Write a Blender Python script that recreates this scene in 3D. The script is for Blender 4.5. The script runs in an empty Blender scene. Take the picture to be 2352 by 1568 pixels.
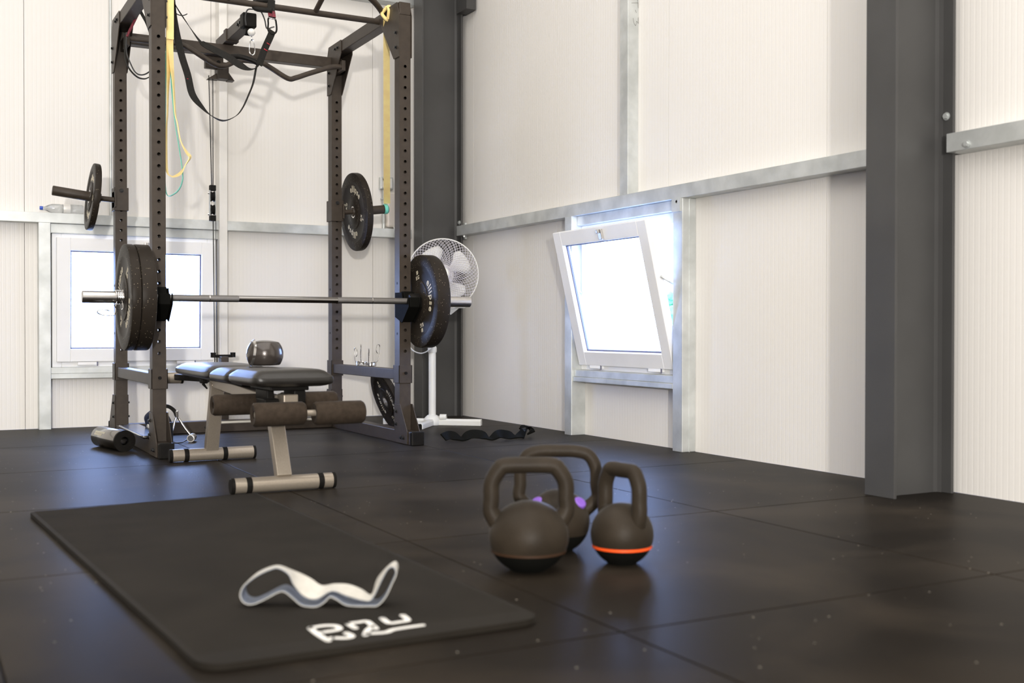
import bpy, bmesh, math, random
from mathutils import Vector, Matrix, noise
random.seed(7)
PI = math.pi
C = bpy.context.scene.collection
SC = bpy.context.scene
def V(*a): return Vector(a)

# ------------------------------------------------------------------ camera
cd = bpy.data.cameras.new('camera'); cam = bpy.data.objects.new('camera', cd); C.objects.link(cam)
yaw, pitch, roll = math.radians(28.426), math.radians(.614), math.radians(-.0385)
cd.sensor_width = 36.0; cd.lens = 36.0 * 2558.36 / 2352.0
cam.location = (0, 0, .54)
cam.rotation_euler = (Matrix.Rotation(-yaw, 3, 'Z') @ Matrix.Rotation(PI/2 - pitch, 3, 'X') @ Matrix.Rotation(-roll, 3, 'Z')).to_euler()
cd.clip_start = .05; cd.clip_end = 200
cd.dof.use_dof = True; cd.dof.focus_distance = 5.3; cd.dof.aperture_fstop = 3.3
SC.camera = cam
# ------------------------------------------------------------------ world, lights, exposure
SC.view_settings.view_transform = 'Standard'; SC.view_settings.look = 'None'
SC.view_settings.gamma = 1; SC.view_settings.use_curve_mapping = False
SC.view_settings.exposure = 0.10
w = bpy.data.worlds.new('sky'); SC.world = w; w.use_nodes = True
nt = w.node_tree; bg = nt.nodes['Background']
bg.inputs[0].default_value = (.34, .50, 1.0, 1); bg.inputs[1].default_value = 19.0

def area(name, loc, aim, sx, sy, watts, col):
    l = bpy.data.lights.new(name, 'AREA'); l.shape = 'RECTANGLE'; l.size = sx; l.size_y = sy; l.energy = watts; l.color = col
    o = bpy.data.objects.new(name, l); C.objects.link(o); o.location = loc
    o.rotation_euler = (Vector(aim) - Vector(loc)).to_track_quat('-Z', 'Y').to_euler()
    return o
WARM = (1.0, .965, .93)
area('ceiling_bounce_fill', (-.1, 1.7, 3.96), (-.1, 1.7, 0), 5.5, 6.5, 215, WARM)  # added overhead fill, stands in for light bounced off the ceiling
# added frontal fill before the closed wall behind the camera, evens out the walls
area('front_fill_light', (-.7, -3.9, 1.8), (2.0, 5, 1.0), 4.2, 2.8, 315, (1.0, .975, .95))
# the photographer's lamp: a small bare source left of and behind the camera
fl = bpy.data.lights.new('studio_lamp_light', 'SPOT'); fl.energy = 1200; fl.shadow_soft_size = .09; fl.color = (1.0, .95, .89)
fl.spot_size = math.radians(80); fl.spot_blend = .8
fo = bpy.data.objects.new('studio_lamp_light', fl); C.objects.link(fo); fo.location = (-1.35, -3.8, 1.0)
fo.rotation_euler = (Vector((2.0, 6.0, 1.25)) - fo.location).to_track_quat('-Z', 'Y').to_euler()

# ------------------------------------------------------------------ materials
def mat(name, col, rough=.5, metal=0., noise_scale=0, noise_amt=0., bump=0., bscale=200., spec=.5, col2=None, coat=0.):
    m = bpy.data.materials.new(name); m.use_nodes = True; n = m.node_tree.nodes; l = m.node_tree.links
    b = n['Principled BSDF']
    b.inputs['Base Color'].default_value = (*col, 1); b.inputs['Roughness'].default_value = rough
    b.inputs['Metallic'].default_value = metal; b.inputs['Specular IOR Level'].default_value = spec
    b.inputs['Coat Weight'].default_value = coat
    tc = n.new('ShaderNodeTexCoord')
    if noise_scale:
        nz = n.new('ShaderNodeTexNoise'); nz.inputs['Scale'].default_value = noise_scale; nz.inputs['Detail'].default_value = 5
        l.new(tc.outputs['Object'], nz.inputs['Vector'])
        cr = n.new('ShaderNodeMix'); cr.data_type = 'RGBA'
        c2 = col2 or tuple(min(1, c*(1+noise_amt)) for c in col)
        c1 = col if col2 else tuple(c*(1-noise_amt) for c in col)
        mr = n.new('ShaderNodeMapRange'); mr.inputs[1].default_value = .35; mr.inputs[2].default_value = .65
        l.new(nz.outputs['Fac'], mr.inputs[0]); l.new(mr.outputs[0], cr.inputs['Factor'])
        cr.inputs['A'].default_value = (*c1, 1); cr.inputs['B'].default_value = (*c2, 1)
        l.new(cr.outputs['Result'], b.inputs['Base Color'])
    if bump:
        nb = n.new('ShaderNodeTexNoise'); nb.inputs['Scale'].default_value = bscale; nb.inputs['Detail'].default_value = 3
        l.new(tc.outputs['Object'], nb.inputs['Vector'])
        bp = n.new('ShaderNodeBump'); bp.inputs['Strength'].default_value = bump; bp.inputs['Distance'].default_value = .002
        l.new(nb.outputs['Fac'], bp.inputs['Height']); l.new(bp.outputs['Normal'], b.inputs['Normal'])
    return m

def speckle(name, col, dots, rough, scale=90, thr=.16, bump=.15, density=.35):
    """rubber crumb: small coloured flecks strewn over a dark ground"""
    m = mat(name, col, rough, 0, 3.0, .18, bump, 420)
    n = m.node_tree.nodes; l = m.node_tree.links; b = n['Principled BSDF']
    src = b.inputs['Base Color'].links[0].from_socket
    tc = [x for x in n if x.type == 'TEX_COORD'][0]
    vo = n.new('ShaderNodeTexVoronoi'); vo.inputs['Scale'].default_value = scale
    l.new(tc.outputs['Object'], vo.inputs['Vector'])
    lt = n.new('ShaderNodeMath'); lt.operation = 'LESS_THAN'; lt.inputs[1].default_value = thr
    l.new(vo.outputs['Distance'], lt.inputs[0])
    sp = n.new('ShaderNodeSeparateColor'); l.new(vo.outputs['Color'], sp.inputs[0])
    l2 = n.new('ShaderNodeMath'); l2.operation = 'LESS_THAN'; l2.inputs[1].default_value = density
    l.new(sp.outputs[0], l2.inputs[0])
    mu = n.new('ShaderNodeMath'); mu.operation = 'MULTIPLY'; l.new(lt.outputs[0], mu.inputs[0]); l.new(l2.outputs[0], mu.inputs[1])
    mx = n.new('ShaderNodeMix'); mx.data_type = 'RGBA'; l.new(mu.outputs[0], mx.inputs['Factor'])
    l.new(src, mx.inputs['A']); mx.inputs['B'].default_value = (*dots, 1)
    l.new(mx.outputs['Result'], b.inputs['Base Color'])
    return m

def matte(m, gain, ior=1.4):
    """porous rubber and foam: diffuse ground under a weak rough sheen"""
    n = m.node_tree.nodes; l = m.node_tree.links; b = n['Principled BSDF']; out = n['Material Output']
    b.inputs['Specular IOR Level'].default_value = 0.0
    g = n.new('ShaderNodeBsdfGlossy'); f = n.new('ShaderNodeFresnel'); f.inputs[0].default_value = ior
    k = n.new('ShaderNodeMath'); k.operation = 'MULTIPLY'; k.inputs[1].default_value = gain; l.new(f.outputs[0], k.inputs[0])
    if b.inputs['Roughness'].links: l.new(b.inputs['Roughness'].links[0].from_socket, g.inputs['Roughness'])
    else: g.inputs['Roughness'].default_value = b.inputs['Roughness'].default_value
    if b.inputs['Normal'].links: l.new(b.inputs['Normal'].links[0].from_socket, g.inputs['Normal'])
    mx = n.new('ShaderNodeMixShader'); l.new(k.outputs[0], mx.inputs[0]); l.new(b.outputs[0], mx.inputs[1]); l.new(g.outputs[0], mx.inputs[2]); l.new(mx.outputs[0], out.inputs[0])
M = {}
M['wall'] = mat('cream_panel', (.80, .775, .735), .42, 0, .8, .012)
M['ceiling'] = mat('white_ceiling', (.80, .78, .74), .7)
M['galv'] = mat('galvanised_steel', (.50, .52, .51), .42, .55, 9, 0, .05, 60, col2=(.66, .68, .67))
M['whitepost'] = mat('pale_galvanised_steel', (.80, .78, .74), .35, .12, 6, .06)
M['columnsteel'] = mat('grey_painted_steel', (.058, .057, .056), .45, 0, 4, .08, .08, 150, spec=.3)
M['pvc'] = mat('white_plastic', (.90, .90, .90), .30, 0, 5, .02)
M['seal'] = mat('grey_seal', (.16, .16, .22), .6)
M['black'] = mat('black_powder_coat', (.048, .037, .028), .44, 0, 30, .12, .12, 900, spec=.25)
M['blackplastic'] = mat('black_plastic', (.011, .010, .009), .38, 0, 30, .15, spec=.3)
M['bolt'] = mat('black_bolt', (.02, .02, .02), .3, .4)
M['chrome'] = mat('chrome', (.78, .77, .76), .14, 1)
M['sleeve'] = mat('brushed_steel', (.62, .60, .58), .26, 1, 60, .05)
M['shaft'] = mat('dark_knurled_steel', (.20, .19, .18), .42, .9, 0, 0, .5, 1500)
M['shaftsm'] = mat('dark_polished_steel', (.30, .29, .28), .16, 1)
M['rubber'] = speckle('bumper_rubber', (.022, .0175, .0135), (.34, .29, .20), .36, 150, .20, .18, .13)
M['print'] = mat('cream_print', (.66, .60, .46), .5)
M['taupe'] = mat('taupe_metallic_paint', (.36, .31, .25), .34, .45, 200, .04)
M['pad'] = mat('black_vinyl', (.020, .018, .016), .30, 0, 8, .1, .25, 350, spec=.35)
M['foam'] = mat('dark_foam', (.040, .030, .022), .72, 0, 60, .15, .3, 500)
M['mat'] = mat('black_foam_mat', (.017, .0145, .0115), .62, 0, 6, .12, .2, 600)
M['white'] = mat('white_print', (.80, .78, .73), .5)
M['bandcloth'] = mat('white_elastic_fabric', (.50, .48, .43), .8, 0, 80, .05, .4, 700)
M['bandin'] = mat('slate_elastic_lining', (.16, .18, .22), .75, 0, 60, .1, .3, 600)
M['iron'] = mat('black_cast_iron', (.030, .023, .016), .46, 0, 12, .15, .35, 260)
M['rubberbase'] = mat('black_rubber_base', (.007, .007, .006), .5, spec=.2)
M['orange'] = mat('orange_ring', (.92, .10, .015), .35)
M['rust'] = mat('dull_brown_ring', (.040, .020, .010), .6, spec=.2)
M['purple'] = mat('purple_mark', (.22, .10, .50), .3)
M['yellow'] = mat('yellow_latex', (1.0, .75, .30), .42, 0, 30, .06)
M['teal'] = mat('teal_latex', (.16, .60, .48), .42, 0, 30, .06)
M['strap'] = mat('black_webbing', (.015, .014, .012), .7, 0, 90, .2, .3, 900, spec=.2)
M['red'] = mat('red_stitching', (.50, .02, .04), .6)
M['darkred'] = mat('dark_red_weave', (.16, .018, .03), .7, 0, 120, .5)
M['fanwhite'] = mat('white_fan_plastic', (.74, .74, .71), .4, 0, 10, .02)
M['lilac'] = mat('pale_wire', (.66, .63, .68), .4)
M['cable'] = mat('black_cable', (.02, .02, .02), .4)
M['ballm'] = mat('dark_glossy_shell', (.060, .050, .044), .24, .35, 5, .2, coat=.35)
M['clearp'] = mat('clear_plastic', (.85, .87, .88), .1); M['clearp'].node_tree.nodes['Principled BSDF'].inputs['Transmission Weight'].default_value = .85
M['blue'] = mat('blue_cap', (.03, .09, .5), .4)
M['bluecloth'] = mat('navy_fabric', (.020, .026, .055), .6, 0, 40, .2, .3, 500)
M['wood'] = mat('pale_box_plastic', (.74, .68, .62), .5)
M['pencil'] = mat('pencil_line', (.22, .21, .19), .8)
M['green'] = mat('green_foliage', (.12, .42, .16), .7, 0, 20, .3)
M['outground'] = mat('pale_outdoor_paving', (.62, .60, .55), .8, 0, 2, .08)
M['greyball'] = mat('grey_rubber_ball', (.35, .42, .42), .5)

def glass():
    m = bpy.data.materials.new('window_glass'); m.use_nodes = True; n = m.node_tree.nodes; l = m.node_tree.links
    n.clear(); o = n.new('ShaderNodeOutputMaterial'); g = n.new('ShaderNodeBsdfGlossy'); t = n.new('ShaderNodeBsdfTransparent')
    g.inputs['Roughness'].default_value = .02; mx = n.new('ShaderNodeMixShader'); mx.inputs[0].default_value = .06
    l.new(t.outputs[0], mx.inputs[1]); l.new(g.outputs[0], mx.inputs[2]); l.new(mx.outputs[0], o.inputs[0])
    return m
M['glass'] = glass()

def floor_mat():
    """recycled rubber tile: dark ground, dusty scuffs, a few pale crumbs"""
    m = bpy.data.materials.new('rubber_floor'); m.use_nodes = True; n = m.node_tree.nodes; l = m.node_tree.links
    b = n['Principled BSDF']; tc = n.new('ShaderNodeNewGeometry')
    def noi(s, d=5, dist=0):
        x = n.new('ShaderNodeTexNoise'); x.inputs['Scale'].default_value = s; x.inputs['Detail'].default_value = d; x.inputs['Distortion'].default_value = dist
        l.new(tc.outputs['Position'], x.inputs['Vector']); return x
    a = noi(2.2, 6, .6); a2 = noi(60, 4)
    mr = n.new('ShaderNodeMapRange'); mr.inputs[1].default_value = .42; mr.inputs[2].default_value = .72
    l.new(a.outputs['Fac'], mr.inputs[0])
    mx = n.new('ShaderNodeMix'); mx.data_type = 'RGBA'; l.new(mr.outputs[0], mx.inputs['Factor'])
    mx.inputs['A'].default_value = (.010, .0073, .0050, 1); mx.inputs['B'].default_value = (.027, .0200, .0130, 1)
    # crumbs
    vo = n.new('ShaderNodeTexVoronoi'); vo.inputs['Scale'].default_value = 46; l.new(tc.outputs['Position'], vo.inputs['Vector'])
    lt = n.new('ShaderNodeMath'); lt.operation = 'LESS_THAN'; lt.inputs[1].default_value = .10; l.new(vo.outputs['Distance'], lt.inputs[0])
    sp = n.new('ShaderNodeSeparateColor'); l.new(vo.outputs['Color'], sp.inputs[0])
    l2 = n.new('ShaderNodeMath'); l2.operation = 'LESS_THAN'; l2.inputs[1].default_value = .10; l.new(sp.outputs[0], l2.inputs[0])
    mu = n.new('ShaderNodeMath'); mu.operation = 'MULTIPLY'; l.new(lt.outputs[0], mu.inputs[0]); l.new(l2.outputs[0], mu.inputs[1])
    m2 = n.new('ShaderNodeMix'); m2.data_type = 'RGBA'; l.new(mu.outputs[0], m2.inputs['Factor'])
    l.new(mx.outputs['Result'], m2.inputs['A']); m2.inputs['B'].default_value = (.30, .27, .22, 1)
    l.new(m2.outputs['Result'], b.inputs['Base Color'])
    rr = n.new('ShaderNodeMapRange'); rr.inputs[3].default_value = .28; rr.inputs[4].default_value = .42
    l.new(a.outputs['Fac'], rr.inputs[0]); l.new(rr.outputs[0], b.inputs['Roughness'])
    bp = n.new('ShaderNodeBump'); bp.inputs['Strength'].default_value = .35; bp.inputs['Distance'].default_value = .0015
    a3 = noi(170, 3); l.new(a3.outputs['Fac'], bp.inputs['Height']); l.new(bp.outputs['Normal'], b.inputs['Normal'])
    return m
M['floor'] = floor_mat()
matte(M['floor'], .24); matte(M['mat'], .10); matte(M['foam'], .15); matte(M['rubber'], .35); matte(M['iron'], .40); matte(M['blackplastic'], .30); matte(M['rubberbase'], .08)
M['joint'] = mat('dark_joint', (.006, .006, .006), .9)

# ------------------------------------------------------------------ mesh helpers
def box(bm, x0, x1, y0, y1, z0, z1, mtx=None):
    vs = [bm.verts.new((x, y, z)) for x in (x0, x1) for y in (y0, y1) for z in (z0, z1)]
    for f in ((0,1,3,2), (4,6,7,5), (0,4,5,1), (2,3,7,6), (0,2,6,4), (1,5,7,3)): bm.faces.new([vs[i] for i in f])
    if mtx: bmesh.ops.transform(bm, matrix=mtx, verts=vs)
    return vs
def frame_of(d):
    d = Vector(d).normalized(); a = Vector((0, 0, 1)) if abs(d.z) < .9 else Vector((1, 0, 0))
    u = d.cross(a).normalized(); return u, d.cross(u).normalized()
def cyl(bm, p0, p1, r0, r1=None, n=20, caps=True):
    r1 = r0 if r1 is None else r1; p0 = Vector(p0); p1 = Vector(p1); u, v = frame_of(p1-p0)
    A = [bm.verts.new(p0 + (u*math.cos(2*PI*i/n) + v*math.sin(2*PI*i/n))*r0) for i in range(n)]
    B = [bm.verts.new(p1 + (u*math.cos(2*PI*i/n) + v*math.sin(2*PI*i/n))*r1) for i in range(n)]
    for i in range(n): bm.faces.new((A[i], A[(i+1)%n], B[(i+1)%n], B[i])).smooth = True
    if caps: bm.faces.new(A[::-1]); bm.faces.new(B)
def lathe(bm, prof, o=(0,0,0), axis=(0,0,1), n=48, close=False):
    """prof: list of (r, h) along axis"""
    o = Vector(o); d = Vector(axis).normalized(); u, v = frame_of(d); rings = []
    for r, h in prof:
        if r < 1e-6: rings.append([bm.verts.new(o + d*h)])
        else: rings.append([bm.verts.new(o + d*h + (u*math.cos(2*PI*i/n) + v*math.sin(2*PI*i/n))*r) for i in range(n)])
    m = len(rings)
    for k in range(m if close else m-1):
        a, b = rings[k], rings[(k+1) % m]
        for i in range(n):
            j = (i+1) % n
            if len(a) == 1 and len(b) == 1: continue
            if len(a) == 1: f = bm.faces.new((a[0], b[j], b[i]))
            elif len(b) == 1: f = bm.faces.new((a[i], a[j], b[0]))
            else: f = bm.faces.new((a[i], a[j], b[j], b[i]))
            f.smooth = True
def catmull(pts, k=6, closed=False):
    P = [Vector(p) for p in pts]; n = len(P); out = []
    for i in range(n if closed else n-1):
        if closed: a, b, c, d = P[i-1], P[i], P[(i+1)%n], P[(i+2)%n]
        else: a, b, c, d = P[max(i-1, 0)], P[i], P[i+1], P[min(i+2, n-1)]
        for j in range(k):
            t = j/k
            out.append(.5*((2*b) + (c-a)*t + (2*a-5*b+4*c-d)*t*t + (3*b-a-3*c+d)*t*t*t))
    if not closed: out.append(P[-1])
    return out
def tube(bm, pts, r, n=10, k=5, closed=False, smooth=True, caps=True):
    P = catmull(pts, k, closed) if k > 1 else [Vector(p) for p in pts]
    rings = []; m = len(P); u = None
    for i, p in enumerate(P):
        if closed: t = P[(i+1) % m] - P[i-1]
        else: t = P[min(i+1, m-1)] - P[max(i-1, 0)]
        t.normalize()
        if u is None: u, _ = frame_of(t)
        u = (u - t*u.dot(t)).normalized(); v = t.cross(u)
        rr = r(i/(m-1)) if callable(r) else r
        rings.append([bm.verts.new(p + (u*math.cos(2*PI*q/n) + v*math.sin(2*PI*q/n))*rr) for q in range(n)])
    for i in range(m if closed else m-1):
        a, b = rings[i], rings[(i+1) % m]
        for q in range(n): bm.faces.new((a[q], a[(q+1)%n], b[(q+1)%n], b[q])).smooth = smooth
    if caps and not closed: bm.faces.new(rings[0][::-1]); bm.faces.new(rings[-1])
def ribbon(bm, pts, wid, w, th=.0015, k=5, closed=False):
    """flat strap: wid = width direction (vector or list), w = width"""
    P = catmull(pts, k, closed); m = len(P)
    if isinstance(wid, list): W = catmull(wid, k, closed)
    else: W = [Vector(wid)]*m
    rings = []
    for i, p in enumerate(P):
        t = (P[(i+1) % m] - P[i-1]) if closed else (P[min(i+1, m-1)] - P[max(i-1, 0)])
        t.normalize(); a = (W[i] - t*W[i].dot(t)).normalized(); b = t.cross(a)
        ww = w(i/(m-1)) if callable(w) else w
        rings.append([bm.verts.new(p + a*ww*sx/2 + b*th*sy/2) for sx, sy in ((-1,-1), (1,-1), (1,1), (-1,1))])
    for i in range(m if closed else m-1):
        a, b = rings[i], rings[(i+1) % m]
        for q in range(4): bm.faces.new((a[q], a[(q+1)%4], b[(q+1)%4], b[q])).smooth = True
    if not closed: bm.faces.new(rings[0][::-1]); bm.faces.new(rings[-1])
def prism(bm, poly, plane, a, b):
    """poly of 2-D points extruded from a to b along the third axis; plane 'YZ' 'XZ' 'XY'"""
    def P(p, h): return {'YZ': (h, p[0], p[1]), 'XZ': (p[0], h, p[1]), 'XY': (p[0], p[1], h)}[plane]
    A = [bm.verts.new(P(p, a)) for p in poly]; B = [bm.verts.new(P(p, b)) for p in poly]; n = len(poly)
    bm.faces.new(A); bm.faces.new(B[::-1])
    for i in range(n): bm.faces.new((A[i], B[i], B[(i+1)%n], A[(i+1)%n]))
def obj(name, bm, m, parent=None, bevel=0, seg=2, kind=None, label=None, sub=0, loc=None, sharp=40):
    bmesh.ops.recalc_face_normals(bm, faces=bm.faces)
    me = bpy.data.meshes.new(name); sm_ = [f.smooth for f in bm.faces]; bm.to_mesh(me); bm.free()
    if any(sm_):
        me.set_sharp_from_angle(angle=math.radians(sharp)); me.polygons.foreach_set('use_smooth', sm_)
    for mm in (m if isinstance(m, (list, tuple)) else [m]): me.materials.append(mm if not isinstance(mm, str) else M[mm])
    o = bpy.data.objects.new(name, me); C.objects.link(o)
    if loc: o.location = loc
    if parent:
        o.parent = parent
        if not loc: o.matrix_parent_inverse = Matrix.Translation(-parent.location)
    if bevel:
        b = o.modifiers.new('bevel', 'BEVEL'); b.width = bevel; b.segments = seg; b.limit_method = 'ANGLE'; b.angle_limit = math.radians(35)
    if sub:
        s = o.modifiers.new('sub', 'SUBSURF'); s.levels = sub; s.render_levels = sub
    if kind: o['kind'] = kind
    if label: o['label'] = label
    return o
def B(): return bmesh.new()
def thing(name, label, cat, loc=(0,0,0), group=None):
    o = bpy.data.objects.new(name, None); C.objects.link(o); o.location = loc; o.empty_display_size = .05
    o['label'] = label; o['category'] = cat
    if group: o['group'] = group
    return o
def tag(o, label, cat, group=None):
    o['label'] = label; o['category'] = cat
    if group: o['group'] = group
    return o
def bx(name, x0, x1, y0, y1, z0, z1, m, parent=None, bevel=0, kind=None, label=None):
    b = B(); box(b, x0, x1, y0, y1, z0, z1); return obj(name, b, m, parent, bevel, kind=kind, label=label)

# ================================================================== THE SETTING
XR, YB = 3.06, 6.54          # inner faces of the right wall and the back wall
XL, YF, ZC = -4.2, -4.0, 4.0
# floor of square rubber tiles
b = B(); box(b, XL, XR+.2, YF, YB+.2, -.06, -.012)
floor = obj('floor', b, 'joint', kind='structure')
xs = [1.117 + .99*i for i in range(-5, 2)] + [XR]; xs[0] = XL
ys = [1.652 + .972*i for i in range(-6, 5)] + [YB]; ys[0] = YF
def tile_mesh(dx, dy):
    b = B(); g = .0016
    vs = box(b, g, dx-g, g, dy-g, -.0125, 0)
    e = [x for x in b.edges if all(abs(v.co.z) < 1e-6 for v in x.verts)]
    bmesh.ops.bevel(b, geom=e, offset=.0016, segments=2, affect='EDGES', profile=.5)
    me = bpy.data.meshes.new('rubber_tile'); b.to_mesh(me); b.free(); me.materials.append(M['floor']); return me
cache = {}
for i in range(len(xs)-1):
    for j in range(len(ys)-1):
        key = (round(xs[i+1]-xs[i], 3), round(ys[j+1]-ys[j], 3))
        if key not in cache: cache[key] = tile_mesh(*key)
        o = bpy.data.objects.new('rubber_tile', cache[key]); C.objects.link(o)
        o.location = (xs[i], ys[j], 0); o.parent = floor

# walls of ribbed cream sandwich panels, each panel its own piece, cut round the window openings
def panel_piece(bm, u0, u1, z0, z1):
    """front faces only in local (u, depth, z); fine vertical ribs 22 mm apart"""
    n = max(1, round((u1-u0)/.022)); P = []
    for i in range(n):
        a = u0 + (u1-u0)*i/n; s = (u1-u0)/n
        P += [(a, 0), (a+s*.16, -.0003), (a+s*.78, -.0003), (a+s*.94, 0)]
    P.append((u1, 0))
    lo = [bm.verts.new((u, d, z0)) for u, d in P]; hi = [bm.verts.new((u, d, z1)) for u, d in P]
    for i in range(len(P)-1): bm.faces.new((lo[i], lo[i+1], hi[i+1], hi[i]))
    bl = [bm.verts.new(c) for c in ((u0, .06, z0), (u1, .06, z0), (u1, .06, z1), (u0, .06, z1))]
    bm.faces.new(bl[::-1])
    bm.faces.new([bl[0], bl[1]] + lo[::-1]); bm.faces.new([bl[2], bl[3]] + hi)
    bm.faces.new((bl[3], bl[0], lo[0], hi[0])); bm.faces.new((bl[1], bl[2], hi[-1], lo[-1]))
def wall(name, seams, holes, place, z1=ZC):
    root = None
    b = B()
    lo, hi = seams[0], seams[-1]
    # the core behind the panels, also open at the windows
    cuts = [(lo, hi, 0, z1)]
    for (h0, h1, a, c) in holes:
        new = []
        for (u0, u1, p, q) in cuts:
            if u1 <= h0 or u0 >= h1: new.append((u0, u1, p, q)); continue
            if u0 < h0: new.append((u0, h0, p, q))
            if u1 > h1: new.append((h1, u1, p, q))
            m0, m1 = max(u0, h0), min(u1, h1)
            new += [(m0, m1, p, a), (m0, m1, c, q)]
        cuts = new
    for (u0, u1, p, q) in cuts: box(b, u0, u1, .061, .10, p, q)
    b.transform(place); root = obj(name, b, 'wall', kind='structure')
    for s0, s1 in zip(seams, seams[1:]):
        pieces = []
        for (u0, u1, p, q) in cuts:
            m0, m1 = max(u0, s0+.0012), min(u1, s1-.0012)
            if m1 > m0 + 1e-4: pieces.append((m0, m1, p, q))
        if not pieces: continue
        b = B()
        for pc in pieces: panel_piece(b, *pc)
        b.transform(place); obj('wall_panel', b, 'wall', root)
    return root
W1 = (.682, 1.565, .333, 1.060)         # window_1 opening in the back wall (x0, x1, z0, z1)
W2 = (4.02, 4.86, .335, 1.070)          # window_2 opening in the right wall (y0, y1, z0, z1)
wall('wall_back', [XL] + [-3.45+i for i in range(0, 7)] + [XR], [W1], Matrix.Translation((0, YB, 0)))
pr = Matrix(((0, 1, 0, XR), (1, 0, 0, 0), (0, 0, 1, 0), (0, 0, 0, 1)))
wall('wall_right', [YF] + [-2.85+i for i in range(0, 10)] + [YB], [W2], pr)
bx('wall_left', XL-.1, XL, YF, YB+.2, 0, ZC, 'wall', kind='structure')
bx('wall_front', XL, XR+.1, YF-.1, YF, 0, ZC, 'wall', kind='structure')
bx('ceiling', XL-.1, XR+.2, YF-.1, YB+.2, ZC, ZC+.1, 'ceiling', kind='structure')

# galvanised girts and posts
def trim(n, boxes, m='galv', bevel=.003, lip=None):
    b = B()
    for q in boxes: box(b, *q)
    return obj('trim_%d' % n, b, m, bevel=bevel, kind='structure')
def bolt(parent, p, d, r=.010, h=.008, m='galv', name='bolt'):
    b = B(); u = Vector(d).normalized(); p = Vector(p)
    cyl(b, p, p+u*.002, r*1.5, n=14); cyl(b, p+u*.002, p+u*(.002+h), r, n=6)
    return obj(name, b, m, parent)
t = .003
trim(1, [(XL, 2.78, 6.46, 6.463, 1.113, 1.167), (XL, 2.78, 6.463, YB, 1.164, 1.167), (XL, 2.78, 6.463, YB, 1.113, 1.116)])     # back girt, C section
g2 = trim(2, [q for (a, c) in ((-4, 2.533), (2.661, 6.238)) for q in ((2.985, 2.988, a, c, 1.119, 1.180), (2.988, XR, a, c, 1.177, 1.180), (2.988, XR, a, c, 1.119, 1.123))])
trim(3, [(.612, .672, 6.46, 6.463, 0, 1.113), (.612, .615, 6.463, YB, 0, 1.113), (.669, .672, 6.463, YB, 0, 1.113)])           # window_1 left post
trim(4, [(1.575, 1.622, 6.45, YB, 0, ZC)], 'whitepost')                                                                        # long post beside window_1
trim(5, [(.672, 1.575, 6.47, YB, .272, .333), (.672, 1.575, 6.466, 6.472, .300, .303)])                                         # rail under window_1
trim(6, [(.672, 1.575, 6.485, YB, 1.060, 1.113)])                                                                               # head over window_1
p7 = trim(7, [(2.975, 2.978, 4.86, 4.925, 0, 1.119), (2.978, XR, 4.86, 4.863, 0, 1.119), (2.978, 2.99, 4.922, 4.925, 0, 1.119)])  # window_2 far post
p8 = trim(8, [(2.985, XR, 3.945, 4.015, 0, 1.119)])                                                                            # window_2 near post
bx('post_lip', 3.022, 3.026, 3.942, 3.946, 0, 1.119, 'galv', p8)
trim(9, [(2.985, XR, 4.015, 4.86, .275, .300), (2.992, XR, 4.015, 4.86, .300, .335)])                                           # rail under window_2
trim(10, [(3.01, XR, 4.015, 4.86, 1.070, 1.119)])                                                                              # head over window_2
p11 = trim(11, [(2.998, 3.001, 4.39, 4.455, 1.18, ZC), (3.001, XR, 4.39, 4.393, 1.18, ZC), (3.001, 3.012, 4.452, 4.455, 1.18, ZC)])  # upper post
trim(12, [(XL, 2.80, 6.45, 6.453, 2.57, 2.63), (XL, 2.80, 6.45, YB, 2.57, 2.573)])                                              # upper back girt
b = B(); box(b, 2.974, 2.984, 3.95, 4.01, 1.060, 1.119); obj('bracket', b, 'galv', p8)
bolt(p8, (2.984, 3.975, 1.104), (-1, 0, 0), .007); bolt(g2, (2.984, 2.45, 1.135), (-1, 0, 0), .008)
bolt(g2, (3.01, 6.18, 1.119), (0, 0, -1), .008); bolt(g2, (3.03, 6.21, 1.119), (0, 0, -1), .008)
# pencil marks on the upper post
b = B()
for s in ([(3.019, 2.088), (3.057, 2.094)], [(3.053, 2.122), (3.057, 2.070)], [(3.042, 2.058), (3.047, 2.045)],
          [(3.029, 2.018), (3.033, 1.996), (3.044, 1.984), (3.048, 2.006), (3.057, 1.996), (3.0575, 2.005), (3.0575, 2.025)]):
    P = [(x, 4.3893, z) for x, z in s]
    tube(b, P, .0008, n=4, k=4)
obj('pencil_marks', b, 'pencil', p11)

# conduit on the back wall
b = B(); cyl(b, (.992, 6.53, 1.167), (.992, 6.53, ZC), .0075)
tag(obj('conduit', b, 'galv'), 'thin grey vertical conduit pipe on the back wall behind the rack', 'pipe')

# steel H columns
def column(name, y0, label):
    r = thing(name, label, 'column', (2.89, y0+.063, 0))
    bx('flange', 2.755, 2.767, y0, y0+.125, 0, ZC, 'columnsteel', r, .002)
    bx('flange', 3.018, 3.030, y0, y0+.125, 0, ZC, 'columnsteel', r, .002)
    b = B(); box(b, 2.767, 3.018, y0+.058, y0+.066, 0, ZC)
    for s in (1, -1):   # rolled root fillets
        prism(b, [(2.767, y0+.062+s*.004), (2.785, y0+.062+s*.004), (2.771, y0+.062+s*.008), (2.767, y0+.062+s*.022)], 'XY', 0, ZC)
        prism(b, [(3.018, y0+.062+s*.004), (3.000, y0+.062+s*.004), (3.014, y0+.062+s*.008), (3.018, y0+.062+s*.022)], 'XY', 0, ZC)
    obj('web', b, 'columnsteel', r)
    return r
c1 = column('steel_column', 2.534, 'dark grey steel H column at the right, nearest the camera')
bolt(c1, (3.018, 2.56, 1.245), (-1, 0, 0), .009, m='galv')
c2 = column('steel_column', 6.240, 'dark grey steel H column in the far corner behind the fan')
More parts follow.
